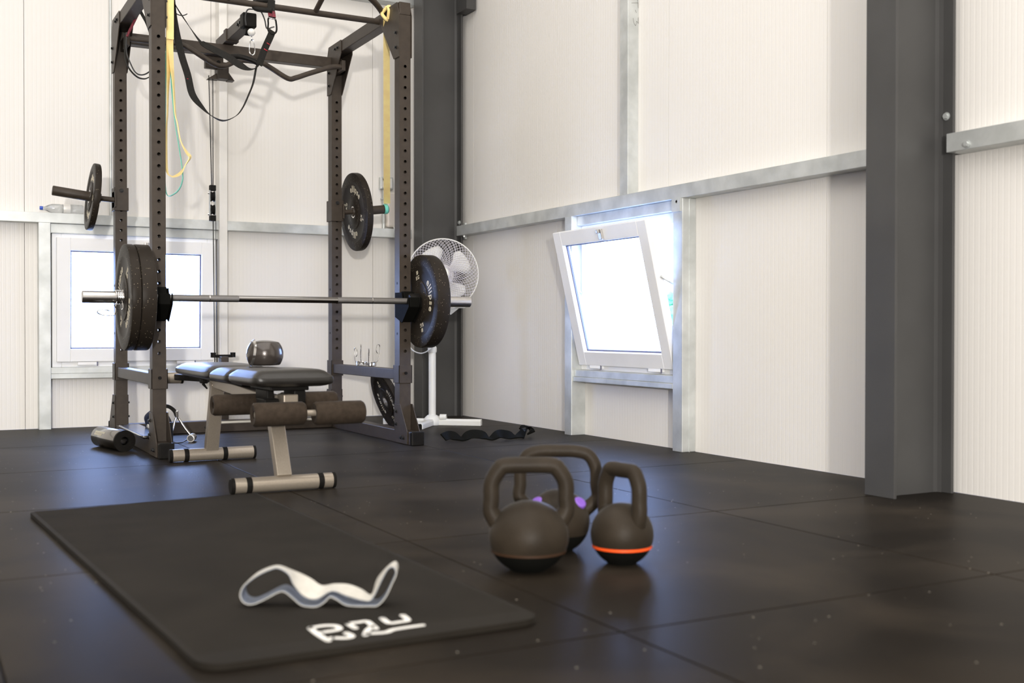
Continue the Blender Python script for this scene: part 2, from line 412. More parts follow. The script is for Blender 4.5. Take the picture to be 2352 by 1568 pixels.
bolt(c2, (3.018, 6.262, 1.205), (-1, 0, 0), .009, m='galv')
bx('bracket', 2.986, 3.05, 6.10, 6.235, 2.49, 2.75, 'columnsteel', c2)
bx('end_plate', 3.0305, 3.045, 6.215, 6.239, 1.10, 1.20, 'galv', c2)

# window_1: white frame, sash tipped a little into the room
def window(name, w, h, tilt, place, glassmargin=.105):
    """local frame: u across, d towards the room (negative), z up; hinged at the bottom"""
    b = B(); f = .048
    for q in ((0, f, 0, h), (w-f, w, 0, h), (f, w-f, 0, f), (f, w-f, h-f, h)): box(b, q[0], q[1], -.02, .05, q[2], q[3])
    b.transform(place); root = obj(name, b, 'pvc', kind='structure', bevel=.003)
    R = Matrix.Translation((0, -.024, .030)) @ Matrix.Rotation(tilt, 4, 'X') @ Matrix.Translation((0, 0, 0))
    e = .020; s = .070; H = h - .030 - .022
    b = B()
    for q in ((e, e+s, 0, H), (w-e-s, w-e, 0, H), (e+s, w-e-s, 0, s), (e+s, w-e-s, H-s, H)): box(b, q[0], q[1], -.022, .022, q[2], q[3])
    b.transform(place @ R); sash = obj('sash', b, 'pvc', root, .003)
    b = B(); i = .007
    for q in ((e+s, e+s+i, s, H-s), (w-e-s-i, w-e-s, s, H-s), (e+s, w-e-s, s, s+i), (e+s, w-e-s, H-s-i, H-s)): box(b, q[0], q[1], .000, .010, q[2], q[3])
    b.transform(place @ R); obj('glass_seal', b, 'seal', sash)
    b = B(); box(b, e+s, w-e-s, .003, .007, s, H-s); b.transform(place @ R); obj('glass_pane', b, 'glass', sash)
    b = B(); x = .55*w
    box(b, x-.014, x+.014, -.036, -.022, H-.062, H-.012); box(b, x-.008, x+.008, -.050, -.036, H-.030, H-.012)
    b.transform(place @ R); obj('handle', b, 'sleeve', sash, .003)
    for xx in (.2*w, .8*w):
        b = B(); box(b, xx-.05, xx+.05, -.045, -.021, .010, .028); b.transform(place); obj('hinge', b, 'pvc', root, .003)
        b = B(); box(b, xx+.05, xx+.055, -.046, -.040, .006, .030); b.transform(place); obj('hinge_pin', b, 'seal', root)
    if abs(tilt) > .1:   # stay arms
        for xx in (e*.6, w-e*.6):
            p = R @ Vector((xx, 0, H*.62)); q = Vector((xx, .03, h*.50))
            b = B(); cyl(b, p, q, .005, n=8); b.transform(place); obj('stay_arm', b, 'galv', root)
    return root
window('window_1', W1[1]-W1[0], W1[3]-W1[2], math.radians(2.2), Matrix.Translation((W1[0], YB-.02, W1[2])), 0)
pl2 = Matrix(((0, 1, 0, XR-.005), (-1, 0, 0, W2[1]), (0, 0, 1, W2[2]), (0, 0, 0, 1)))
window('window_2', W2[1]-W2[0], W2[3]-W2[2], math.radians(13.5), pl2)

# outside: paving, a shrub and a ball seen through the open gap of window_2
bx('outdoor_ground', -30, 40, -20, 60, -.35, -.30, 'outground', kind='structure')

# ================================================================== POWER RACK
FX = (.911, .968); FXR = (2.046, 2.103); YFr, YRe, S = 4.90, 5.86, .060
rack = thing('power_rack', 'black steel power rack with perforated uprights and pull-up bars', 'rack', (1.507, 5.4, 0))
def plate_holes(bm, x0, x1, z0, z1, y, zh, step, r, n=12):
    """front or back face with round holes every step"""
    cx = (x0+x1)/2; z = z0
    def q(a, c): bm.faces.new([bm.verts.new((X, y, Z)) for X, Z in ((x0, a), (x1, a), (x1, c), (x0, c))])
    h = zh
    hs = []
    while h > .39: hs.append(h); h -= step
    hs = hs[::-1]
    q(z0, hs[0]-step/2)
    rings = []
    for c in hs:
        k = r*1.9
        sq = [(cx-k, c-step/2), (cx+k, c-step/2), (cx+k, c+step/2), (cx-k, c+step/2)]
        S_ = [bm.verts.new((a, y, d)) for a, d in sq]
        O = [bm.verts.new((x0, y, c-step/2)), bm.verts.new((x1, y, c-step/2)), bm.verts.new((x1, y, c+step/2)), bm.verts.new((x0, y, c+step/2))]
        bm.faces.new((O[0], S_[0], S_[3], O[3])); bm.faces.new((S_[1], O[1], O[2], S_[2]))
        ring = [bm.verts.new((cx + r*math.cos(2*PI*i/n - PI*.75), y, c + r*math.sin(2*PI*i/n - PI*.75))) for i in range(n)]
        m = n//4
        for s in range(4):
            a0, a1 = S_[s], S_[(s+1) % 4]
            seg = [ring[(s*m + i) % n] for i in range(m+1)]
            bm.faces.new([a0, a1] + seg[::-1])
        rings.append(ring)
    q(hs[-1]+step/2, z1)
    return rings
def upright(x0, x1, y0, z1, zh=1.787, step=.05, r=.0070):
    b = B(); y1 = y0 + S
    A = plate_holes(b, x0, x1, .06, z1, y0, zh, step, r); Bk = plate_holes(b, x0, x1, .06, z1, y1, zh, step, r)
    # wall thickness of the front holes
    for ring in A + Bk:
        n = len(ring); yy = ring[0].co.y; d = .003 if yy == y0 else -.003
        inn = [b.verts.new((v.co.x, yy+d, v.co.z)) for v in ring]
        for i in range(n): b.faces.new((ring[i], ring[(i+1)%n], inn[(i+1)%n], inn[i]))
    for x in (x0, x1): b.faces.new([b.verts.new(c) for c in ((x, y0, .06), (x, y1, .06), (x, y1, z1), (x, y0, z1))])
    b.faces.new([b.verts.new(c) for c in ((x0, y0, z1), (x1, y0, z1), (x1, y1, z1), (x0, y1, z1))])
    bmesh.ops.remove_doubles(b, verts=b.verts, dist=1e-5)
    return obj('upright', b, 'black', rack)
U = [upright(x0, x1, y, 2.03) for (x0, x1) in (FX, FXR) for y in (YFr, YRe)]
for (x0, x1) in (FX, FXR):
    # foot beam, end caps, gussets with their bolts
    fb = bx('foot_beam', x0, x1, 4.77, 6.06, 0, .062, 'black', rack, .004)
    for y0, y1 in ((4.745, 4.775), (6.055, 6.085)): bx('end_cap', x0-.003, x1+.003, y0, y1, .001, .066, 'blackplastic', fb, .005)
    for sgn, xp, xx in ((-1, x0-.005, x0-.005), (1, x1+.001, x1+.005)):
        for nm, poly, bolts in (('lower_gusset', [(4.80, .004), (4.80, .062), (4.885, .185), (4.955, .185), (4.955, .004)], ((4.84, .030), (4.87, .030), (4.93, .15), (4.93, .09))),
                                ('lower_gusset', [(6.03, .004), (6.03, .062), (5.93, .21), (5.865, .21), (5.865, .004)], ((5.89, .10), (5.89, .17))),
                                ('top_gusset', [(5.925, 1.83), (5.925, 2.03), (5.90, 2.092), (5.70, 2.092), (5.70, 2.02), (5.862, 1.83)], ((5.89, 1.88), (5.89, 1.95), (5.75, 2.06), (5.79, 2.06))),
                                ('top_gusset', [(4.895, 1.83), (4.895, 2.03), (4.92, 2.092), (5.12, 2.092), (5.12, 2.02), (4.962, 1.83)], ((4.93, 1.88), (4.93, 1.95), (5.06, 2.06)))):
            b = B(); prism(b, poly, 'YZ', xp, xp+.004); g = obj(nm, b, 'black', rack)
            for yy, zz in bolts: bolt(g, (xx, yy, zz), (sgn, 0, 0), .006, .007, 'bolt')
    bx('side_beam', x0, x1, 4.90, 5.92, 2.031, 2.091, 'black', rack, .003)
    for yy in (YFr, YRe):   # small side holes
        for zz in (.52, .76):
            b = B(); cyl(b, (x0-.001, yy+.03, zz), (x0+.002, yy+.03, zz), .006, n=10); obj('side_hole', b, 'blackplastic', rack)
bx('rear_top_beam', FX[1], FXR[0], 5.86, 5.92, 1.975, 2.032, 'black', rack, .003)
bx('rear_base_beam', FX[1], FXR[0], 5.86, 5.92, .002, .062, 'black', rack, .003)
for x in (1.36, 1.62, 1.75): bolt(rack, (x, 5.86, .03), (0, -1, 0), .006, .006, 'bolt')
# pull-up bars over the front
b = B(); cyl(b, (FX[1], 5.165, 2.058), (FXR[0], 5.165, 2.058), .0145, n=20); obj('pullup_bar', b, 'black', rack)
b = B(); tube(b, [(FX[1], 5.09, 2.07), (1.05, 5.02, 2.12), (1.25, 4.94, 2.185), (1.75, 4.94, 2.185), (1.95, 5.02, 2.12), (FXR[0], 5.09, 2.07)], .0145, n=14, k=6); obj('pullup_bar', b, 'black', rack)
for x in (1.30, 1.72): 
    b = B(); cyl(b, (x, 5.165, 2.060), (x+.02, 4.94, 2.185), .0125, n=16); obj('grip_rung', b, 'black', rack)
# bent multi-grip bar on the rear
b = B(); tube(b, [(FX[1]-.03, 5.72, 1.966), (1.12, 5.72, 1.966), (1.22, 5.72, 1.965), (1.36, 5.72, 1.895), (1.42, 5.72, 1.885), (1.50, 5.72, 1.922), (1.61, 5.72, 1.924), (1.66, 5.72, 1.905), (1.755, 5.72, 1.858), (1.80, 5.72, 1.866), (1.88, 5.72, 1.90), (2.00, 5.72, 1.945), (FXR[0]+.02, 5.72, 1.95)], .0135, n=14, k=5)
obj('multi_grip_bar', b, 'black', rack)
for x in (FX[1]-.02, FXR[0]+.014): bx('grip_bar_bracket', x-.01, x+.01, 5.705, 5.865, 1.93, 1.985, 'black', rack, .002)
# pulley arm over the rear beam, pointing into the rack
b = B(); box(b, 1.452, 1.508, 5.50, 6.02, 2.034, 2.090); obj('pulley_arm', b, 'black', rack, .003)
bx('arm_end_block', 1.446, 1.514, 5.44, 5.505, 2.026, 2.096, 'blackplastic', rack, .006)
bx('arm_collar', 1.446, 1.514, 5.78, 5.83, 2.030, 2.095, 'black', rack, .002)
for y in (5.52, 5.56): bolt(rack, (1.452, y, 2.062), (-1, 0, 0), .008, .006, 'bolt')
b = B(); cyl(b, (1.462, 5.475, 2.012), (1.498, 5.475, 2.012), .022, n=20); obj('arm_pulley', b, 'blackplastic', rack)
# rear top pulley bracket with flared cheeks
b = B(); box(b, 1.375, 1.470, 5.925, 5.96, 1.915, 1.985); obj('pulley_bracket', b, 'black', rack, .003)
bx('tower_head', 1.440, 1.500, 5.93, 6.00, 1.868, 1.955, 'black', rack, .003)
for poly in ([(1.395, 1.866), (1.452, 1.866), (1.452, 1.905)], [(1.500, 1.912), (1.500, 1.866), (1.535, 1.866)]):
    b = B(); prism(b, poly, 'XZ', 5.95, 6.0); obj('flared_cheek', b, 'black', rack)
for xx in (1.405, 1.442):
    b = B(); cyl(b, (xx, 5.915, 1.948), (xx, 5.925, 1.948), .010, n=14); obj('bracket_hole', b, 'blackplastic', rack)
# low pulley post on the rear base beam
bx('low_pulley_post', 1.455, 1.495, 5.925, 5.985, .06, .395, 'black', rack, .003)
b = B(); cyl(b, (1.43, 5.95, .25), (1.452, 5.95, .25), .045, n=24); obj('low_pulley', b, 'blackplastic', rack)
bx('low_pulley_cheek', 1.497, 1.54, 5.90, 5.97, .10, .30, 'blackplastic', rack, .006)

# ---- safety arms
def safety(x0, x1, label):
    r = thing('safety_arm', label, 'safety bar', ((x0+x1)/2, 5.41, .325))
    b = B(); box(b, x0+.004, x1-.004, YFr+S+.004, YRe-.004, .300, .350); obj('bar', b, 'black', r, .003)
    for y in (YFr, YRe):
        b = B()
        box(b, x0-.006, x0-.001, y-.006, y+S+.006, .285, .37); box(b, x1+.001, x1+.006, y-.006, y+S+.006, .285, .37)
        box(b, x0-.006, x1+.006, y-.006, y-.001, .285, .37); box(b, x0-.006, x1+.006, y+S+.001, y+S+.006, .285, .37)
        obj('sleeve', b, 'black', r, .0015)
        b = B(); cyl(b, ((x0+x1)/2, y-.014, .333), ((x0+x1)/2, y-.006, .333), .007, n=12); obj('pin', b, 'blackplastic', r)
    return r
safety(*FX, 'black steel safety bar between the two left uprights')
safety(*FXR, 'black steel safety bar between the two right uprights')

# ---- J-cups carrying the barbell
def jcup(x0, x1, label):
    r = thing('j_cup', label, 'bar holder', ((x0+x1)/2, 4.87, .62))
    b = B()
    prism(b, [(4.893, .575), (4.893, .72), (4.862, .72), (4.852, .658), (4.804, .652), (4.797, .690), (4.786, .690), (4.783, .645), (4.86, .580)], 'YZ', x0+.004, x1-.004)
    obj('hook', b, 'rubberbase', r, .003)
    for xp in (x0-.005, x1+.001):
        b = B(); prism(b, [(4.945, .60), (4.945, .715), (4.865, .715), (4.848, .664), (4.805, .658), (4.790, .692), (4.781, .688), (4.780, .645), (4.86, .572)], 'YZ', xp, xp+.004); obj('cheek', b, 'rubberbase', r)
    bx('liner', x0+.006, x1-.006, 4.805, 4.850, .6535, .6575, 'bandcloth', r)
    return r
jcup(*FX, 'black hook on the front left upright holding the barbell')
jcup(*FXR, 'black hook on the front right upright holding the barbell')

# ---- barbell
BY, BZ = 4.826, .6725
bar = thing('barbell', 'steel barbell loaded with black plates resting on the rack hooks', 'barbell', (1.5, BY, BZ))
b = B(); cyl(b, (1.26, BY, BZ), (1.71, BY, BZ), .0140, n=24); obj('shaft', b, 'shaftsm', bar)
for a, c in ((.905, 1.26), (1.71, 2.11)):
    b = B(); cyl(b, (a, BY, BZ), (c, BY, BZ), .0145, n=24); obj('knurled_grip', b, 'shaft', bar)
for x in (1.135, 1.878):
    b = B(); cyl(b, (x-.002, BY, BZ), (x+.002, BY, BZ), .0149, n=24); obj('grip_ring', b, 'sleeve', bar)
b = B(); lathe(b, [(0, .619), (.0225, .619), (.025, .6215), (.025, .883), (0, .883)], (0, BY, BZ), (1, 0, 0), 32); obj('sleeve', b, 'sleeve', bar)
b = B(); lathe(b, [(0, 2.105), (.025, 2.105), (.025, 2.3775), (.0225, 2.380), (0, 2.380)], (0, BY, BZ), (1, 0, 0), 32); obj('sleeve', b, 'sleeve', bar)
b = B(); lathe(b, [(.0, .880), (.036, .880), (.037, .885), (.037, .900), (.030, .905), (0, .905)], (0, BY, BZ), (1, 0, 0), 32); obj('shoulder', b, 'blackplastic', bar)
b = B(); lathe(b, [(.0, 2.06), (.030, 2.061), (.032, 2.064), (.036, 2.070), (.037, 2.108), (.036, 2.112), (0, 2.112)], (0, BY, BZ), (1, 0, 0), 32); obj('shoulder', b, 'blackplastic', bar)

# ---- plates
def glyph_mesh(ch, size):
    cu = bpy.data.curves.new('g', 'FONT'); cu.body = ch; cu.size = size; cu.align_x = 'CENTER'; cu.offset = size*.016; cu.extrude = .0004; cu.resolution_u = 3
    o = bpy.data.objects.new('g', cu); C.objects.link(o)
    bpy.context.view_layer.update()
    dg = bpy.context.evaluated_depsgraph_get(); me = bpy.data.meshes.new_from_object(o.evaluated_get(dg))
    w_ = max([v.co.x for v in me.vertices] or [0]) - min([v.co.x for v in me.vertices] or [0])
    bpy.data.objects.remove(o); bpy.data.curves.remove(cu)
    return me, w_
GC = {}
def glyph(ch, size):
    if (ch, size) not in GC: GC[(ch, size)] = glyph_mesh(ch, size)
    return GC[(ch, size)]
def arc_text(bm, s, R, deg, size, face, gap=.25):
    """text along a circle in the plate's plane; deg clockwise from the top seen from -X; face = local x of the face"""
    ws = [glyph(c, size)[1] for c in s]; sp = size*gap*.42
    tot = sum(ws) + sp*(len(s)-1); a = -tot/2
    for c, w_ in zip(s, ws):
        me = glyph(c, size)[0]; mid = a + w_/2; a += w_ + sp
        th = math.radians(deg) + mid/R
        n0 = len(bm.verts); bm.from_mesh(me); bm.verts.ensure_lookup_table()
        cxm = (max(v.co.x for v in me.vertices) + min(v.co.x for v in me.vertices))/2
        for v in bm.verts[n0:]:
            gx, gy, gz = v.co.x - cxm, v.co.y, v.co.z
            # radial direction at th: right = -Y
            ry, rz = -math.sin(th), math.cos(th); ty, tz = -math.cos(th), -math.sin(th)
            rr = R - size*.35 + gy
            v.co = Vector((face - gz - .0002, ry*rr + ty*gx, rz*rr + tz*gx))
def make_plate(R, T, rot, kg, label, group, name='weight_plate'):
    """disc lying across local X: face at x=0 (towards -X), back at x=T"""
    r = thing(name, label, 'weight plate', (0, 0, 0), group)
    k = R/.2205; e = .0045
    prof = [(.027, .0), (.030*1.0, 0), (.030, -.0015), (.062*k, -.0015), (.066*k, 0), (.094*k, 0.0), (.098*k, .0035), (.160*k, .0035), (.168*k, .0005), (.174*k, 0), (R-.006, 0), (R-.0015, .0015), (R, .006),
            (R, T-.006), (R-.0015, T-.0015), (R-.006, T), (.168*k, T), (.160*k, T-.0035), (.098*k, T-.0035), (.094*k, T), (.027, T)]
    b = B(); lathe(b, prof, (0, 0, 0), (1, 0, 0), 72, close=True); obj('disc', b, 'rubber', r, loc=(0, 0, 0))
    b = B(); lathe(b, [(.0258, -.002), (.032, -.002), (.032, T+.002), (.0258, T+.002)], (0, 0, 0), (1, 0, 0), 40, close=True); obj('steel_ring', b, 'sleeve', r, loc=(0, 0, 0))
    b = B()
    for s, d, sz in (('ellipse', rot, .052*k), ('ellipse', rot+180, .052*k)): arc_text(b, s, .131*k, d, sz, .0035, .4)
    for d in (rot+90, rot+270):
        arc_text(b, kg, .140*k, d, .026*k, .0035); arc_text(b, 'KG', .116*k, d, .026*k, .0035)
    obj('lettering', b, 'print', r, loc=(0, 0, 0), kind='stuff')
    return r

pl = make_plate(.2205, .036, -52, '10', 'outermost black bumper plate on the left end of the barbell, with the spring clip', 'plates on the barbell'); pl.location = (.781, BY, BZ)
pl = make_plate(.2205, .058, 20, '15', 'thick speckled black plate on the barbell between the clipped plate and the left hook', 'plates on the barbell'); pl.location = (.819, BY, BZ)
pl = make_plate(.2190, .064, 78, '10', 'black bumper plate on the right end of the barbell, in front of the fan', 'plates on the barbell'); pl.location = (2.114, BY, BZ)

# ---- weight pegs on the rear uprights
def peg(x0, x1, s, label):
    xc = (x0+x1)/2; xe = x0 if s < 0 else x1
    r = thing('weight_peg', label, 'weight holder', (xe, 5.89, 1.19))
    b = B(); box(b, x0-.006, x0-.001, 5.852, 5.928, 1.135, 1.25); box(b, x1+.001, x1+.006, 5.852, 5.928, 1.135, 1.25); box(b, x0-.006, x1+.006, 5.848, 5.853, 1.135, 1.25); box(b, x0-.006, x1+.006, 5.927, 5.932, 1.135, 1.25)
    obj('clamp', b, 'black', r, .0015)
    dx = .07 if s < 0 else .055
    p0 = Vector((xe+s*.005, 5.85, 1.186)); p1 = Vector((xe+s*dx, 5.85, 1.190)); p2 = Vector((.617 if s < 0 else 2.372, 5.85, 1.217))
    b = B(); cyl(b, p0, p1, .0135, n=18); obj('rod', b, 'black', r)
    b = B(); lathe(b, [(0, 0), (.023, 0), (.024, .002), (.024, (p2-p1).length-.003), (.0215, (p2-p1).length), (0, (p2-p1).length)], p1, p2-p1, 28); obj('tube', b, 'black', r)
    bx('rod_bracket', xe+min(0, s*.004)-.002, xe+max(0, s*.004)+.002, 5.83, 5.92, 1.15, 1.23, 'black', r, .001)
    bolt(r, (xc, 5.848, 1.235), (0, -1, 0), .007, .008, 'bolt')
    return r
peg(*FX, -1, 'black weight peg sticking out left from the rear left upright')
peg(*FXR, 1, 'black weight peg sticking out right from the rear right upright')
pl = make_plate(.166, .030, 10, '5', 'small thin black plate hanging on the left weight peg', 'spare weight plates'); pl.location = (.789, 5.85, 1.1965-.0); pl.rotation_euler = (0, math.radians(6), 0)
pl = make_plate(.2155, .036, 22, '5', 'black bumper plate hanging on the right weight peg under the yellow band', 'spare weight plates'); pl.location = (2.166, 5.85, 1.189); pl.rotation_euler = (0, math.radians(-5), 0)
pl = make_plate(.170, .030, 80, '10', 'black plate standing on the floor, leaning under the right safety bar', 'spare weight plates')
pl.location = (2.196, 5.45, .160); pl.rotation_euler = (0, math.radians(-21), math.radians(-2))

# ---- spring clips
def spring_clip(name, loc, rot, label, turns=3.4, r=.029, spread=.06, h=.088):
    t_ = thing(name, label, 'bar clip', loc, 'steel spring clips')
    P = []; N = int(turns*16)
    for i in range(N+1):
        a = 2*PI*i/16; P.append((r*math.cos(a), r*math.sin(a), i/N*.020))
    b = B(); tube(b, P, .0028, n=8, k=1); c_ = obj('coil', b, 'chrome', t_, loc=(0, 0, 0))
    for i, (p, ang) in enumerate(((P[0], -.3), (P[-1], .9))):
        p = Vector(p); out = Vector((p.x, p.y, 0)).normalized(); side = Vector((math.cos(ang), math.sin(ang), 0))
        b = B(); tube(b, [p, p+out*.018+Vector((0, 0, .004)), p+out*.030+Vector((0, 0, h*.5)), p+out*.032+Vector((0, 0, h*.92)), p+out*.024+Vector((0, 0, h)), p+out*.012+Vector((0, 0, h*.92)), p+out*.010+Vector((0, 0, h*.62)), p+out*.018+Vector((0, 0, h*.5))], .0022, n=8, k=5)
        obj('grip', b, 'chrome', t_, loc=(0, 0, 0))
    t_.rotation_euler = rot
    return t_
spring_clip('spring_clip', (2.068, 5.46, .354), (0, 0, 1.9), 'steel spring clip standing on the right safety bar, further from the camera')
spring_clip('spring_clip', (2.076, 5.36, .354), (0, 0, 4.2), 'steel spring clip standing on the right safety bar, nearer the camera')
sc = thing('spring_clip', 'steel spring clip on the left sleeve of the barbell', 'bar clip', (.762, BY, BZ), 'steel spring clips')
P = [(.750 + .024*i/56, BY + .0285*math.cos(2*PI*i/16+.8), BZ + .0285*math.sin(2*PI*i/16+.8)) for i in range(57)]
b = B(); tube(b, P, .0028, n=8, k=1); obj('coil', b, 'chrome', sc)
b = B(); tube(b, [(.752, BY-.022, BZ-.020), (.748, BY-.026, .635), (.746, BY-.026, .612), (.738, BY-.026, .598), (.715, BY-.026, .597), (.690, BY-.026, .600), (.676, BY-.026, .608), (.680, BY-.026, .618), (.700, BY-.026, .621), (.722, BY-.026, .616)], .0024, n=8); obj('grip', b, 'chrome', sc)
b = B(); tube(b, [(.772, BY-.024, BZ-.016), (.776, BY-.028, .640), (.774, BY-.028, .624), (.760, BY-.028, .622), (.748, BY-.028, .628), (.742, BY-.028, .642)], .0024, n=8); obj('grip', b, 'chrome', sc)

# ================================================================== CABLE, STRAPS AND BANDS
hs = thing('lat_pulldown_cable', 'thin black pulldown cable with a double pulley block behind the rack', 'cable', (1.42, 5.97, .4))
for a, c in (((1.403, 5.97, 1.885), (1.417, 5.97, 1.305)), ((1.424, 5.97, 1.885), (1.424, 5.97, 1.305)), ((1.424, 5.97, 1.12), (1.427, 5.95, .29))):
    b = B(); cyl(b, a, c, .0026, n=8); obj('cable', b, 'cable', hs)
b = B(); cyl(b, (1.437, 5.965, 1.12), (1.440, 5.95, .32), .0018, n=6); obj('cable', b, 'cable', hs)
blk = thing('pulley_block', 'small black double pulley block on the pulldown cable', 'pulley', (1.421, 5.97, 1.2))
for z0, z1 in ((1.275, 1.305), (1.115, 1.145)): 
    b = B(); box(b, 1.405, 1.437, 5.955, 5.985, z0, z1); obj('cap', b, 'blackplastic', blk, .003)
for x in (1.405, 1.434): bx('side_plate', x, x+.002, 5.958, 5.982, 1.14, 1.28, 'galv', blk)
for z in (1.245, 1.175):
    b = B(); lathe(b, [(.010, -.009), (.028, -.009), (.022, 0), (.028, .009), (.010, .009)], (1.421, 5.97, z), (1, 0, 0), 24, close=True); obj('wheel', b, 'blackplastic', blk)
for z in (1.262, 1.150): bolt(blk, (1.403, 5.97, z), (-1, 0, 0), .005, .005, 'chrome')
# bar with rubber ends hooked low on the wall side
lb = thing('low_row_bar', 'short black bar with ribbed ends behind the bench', 'handle', (1.47, 5.97, .4))
b = B(); cyl(b, (1.42, 5.99, .397), (1.535, 5.99, .397), .008, n=12); obj('rod', b, 'blackplastic', lb)
for x in (1.428, 1.533):
    b = B(); lathe(b, [(0, 0), (.014, 0), (.014, .006), (.012, .007), (.014, .008), (.014, .015), (.012, .016), (.014, .017), (.014, .026), (0, .026)], (x, 5.99, .390), (0, 0, 1), 18); obj('end_grip', b, 'blackplastic', lb)
# snap hook and stopper ball under the arm
sh = thing('snap_hook', 'steel snap hook hanging below a white stopper ball on the pulley arm', 'hook', (1.486, 5.44, 2.0))
b = B(); lathe(b, [(0, -.019), (.0105, -.016), (.0175, -.007), (.019, 0), (.0175, .007), (.0105, .016), (0, .019)], (1.484, 5.43, 1.997), (0, 0, 1), 24); obj('stopper_ball', b, 'white', sh)
b = B(); cyl(b, (1.485, 5.43, 1.979), (1.486, 5.43, 1.955), .003, n=8); obj('shank', b, 'chrome', sh)
b = B(); tube(b, [(1.486, 5.43, 1.965), (1.478, 5.43, 1.955), (1.474, 5.43, 1.915), (1.476, 5.43, 1.896), (1.488, 5.43, 1.886), (1.499, 5.43, 1.896), (1.501, 5.43, 1.915), (1.496, 5.43, 1.955)], .0028, n=8, k=5, closed=True); obj('hook_loop', b, 'chrome', sh)
b = B(); tube(b, [(1.455, 5.42, 2.025), (1.452, 5.42, 2.065), (1.462, 5.42, 2.101), (1.49, 5.42, 2.108), (1.526, 5.42, 2.104), (1.547, 5.42, 2.065), (1.552, 5.40, 2.018), (1.535, 5.25, 1.985), (1.508, 5.13, 1.955)], .0035, n=8, k=6)
tag(obj('cord', b, 'cable'), 'thin black cord looped over the end of the pulley arm', 'cord')

# suspension trainer
st = thing('suspension_trainer', 'black suspension straps with red stitching looped across the rack', 'strap', (1.5, 5.12, 2.0))
b = B(); ribbon(b, [(1.502, 5.145, 2.085), (1.500, 5.145, 2.04), (1.500, 5.13, 1.997)], (1, 0, 0), .034, .004); obj('anchor_strap', b, 'strap', st)
b = B(); tube(b, [(1.515, 5.16, 2.085), (1.44, 5.17, 2.08), (1.43, 5.165, 2.04), (1.50, 5.13, 2.03)], .012, n=8); obj('anchor_knot', b, 'strap', st)
b = B(); ribbon(b, [(1.500, 5.142, 2.030), (1.500, 5.130, 2.000)], (1, 0, 0), .0345, .0052); obj('stitched_label', b, 'darkred', st)
b = B(); tube(b, [(1.483, 5.128, 1.992), (1.480, 5.125, 1.965), (1.478, 5.12, 1.935), (1.490, 5.12, 1.920), (1.508, 5.12, 1.922), (1.518, 5.12, 1.938), (1.518, 5.125, 1.970), (1.512, 5.128, 1.992)], .0042, n=8, k=5, closed=True); obj('carabiner', b, 'blackplastic', st)
b = B(); cyl(b, (1.482, 5.125, 1.992), (1.514, 5.125, 1.990), .003, n=8); obj('buckle_bar', b, 'chrome', st)
b = B(); ribbon(b, [(1.500, 5.125, 1.935), (1.488, 5.12, 1.905), (1.463, 5.12, 1.848), (1.442, 5.12, 1.79), (1.434, 5.12, 1.767)], (.9, .2, -.1), .033, .004); obj('lower_strap', b, 'strap', st)
for z0, x0 in ((1.872, 1.474), (1.842, 1.462)):
    b = B(); ribbon(b, [(x0-.012, 5.1175, z0+.006), (x0+.012, 5.1175, z0-.006)], (0, 0, 1), .0035, .001, k=1); obj('stitching', b, 'red', st)
def lw(t_): return .006 + .026*min(1, max(0, (t_-.45)/.12))
b = B(); ribbon(b, [(1.434, 5.12, 1.767), (1.423, 5.12, 1.76), (1.408, 5.12, 1.684), (1.387, 5.12, 1.627), (1.357, 5.12, 1.56), (1.324, 5.12, 1.519), (1.268, 5.12, 1.494), (1.213, 5.12, 1.513), (1.17, 5.12, 1.55), (1.129, 5.12, 1.602), (1.109, 5.12, 1.686), (1.08, 5.12, 1.78), (1.048, 5.12, 1.932), (1.039, 5.14, 2.075)],
    [(0, 1, 0)]*7 + [(.2, .9, .2), (.6, .6, .3)] + [(1, .1, .2)]*5, .032, .0025); obj('long_strap', b, 'strap', st)
b = B(); ribbon(b, [(1.035, 5.145, 2.07), (1.056, 5.13, 1.999), (1.092, 5.12, 1.938), (1.159, 5.12, 1.849), (1.187, 5.12, 1.83), (1.285, 5.12, 1.79), (1.345, 5.12, 1.757), (1.388, 5.12, 1.744), (1.422, 5.12, 1.752), (1.436, 5.12, 1.775)],
    [(.3, 1, 0)]*3 + [(.2, .8, .5), (.0, .5, .9), (0, .3, 1), (0, .3, 1), (0, .8, .5), (0, 1, 0), (0, 1, 0)], .036, .0025); obj('long_strap', b, 'strap', st)
b = B(); ribbon(b, [(1.112, 5.1185, 1.668), (1.100, 5.1185, 1.668)], (0, 0, 1), .002, .001, k=1); obj('stitching', b, 'red', st)
b = B(); box(b, 1.022, 1.052, 5.125, 5.150, 1.985, 2.01); obj('stitched_label', b, 'red', st, .003)
b = B(); tube(b, [(1.045, 5.13, 1.975), (1.065, 5.13, 1.955), (1.09, 5.13, 1.952), (1.11, 5.13, 1.962)], .0022, n=6); obj('keeper_loop', b, 'strap', st)
b = B(); tube(b, [(1.30, 5.15, 1.795), (1.35, 5.15, 1.802), (1.40, 5.14, 1.792), (1.437, 5.13, 1.775)], .012, n=10); obj('foam_grip', b, 'blackplastic', st)

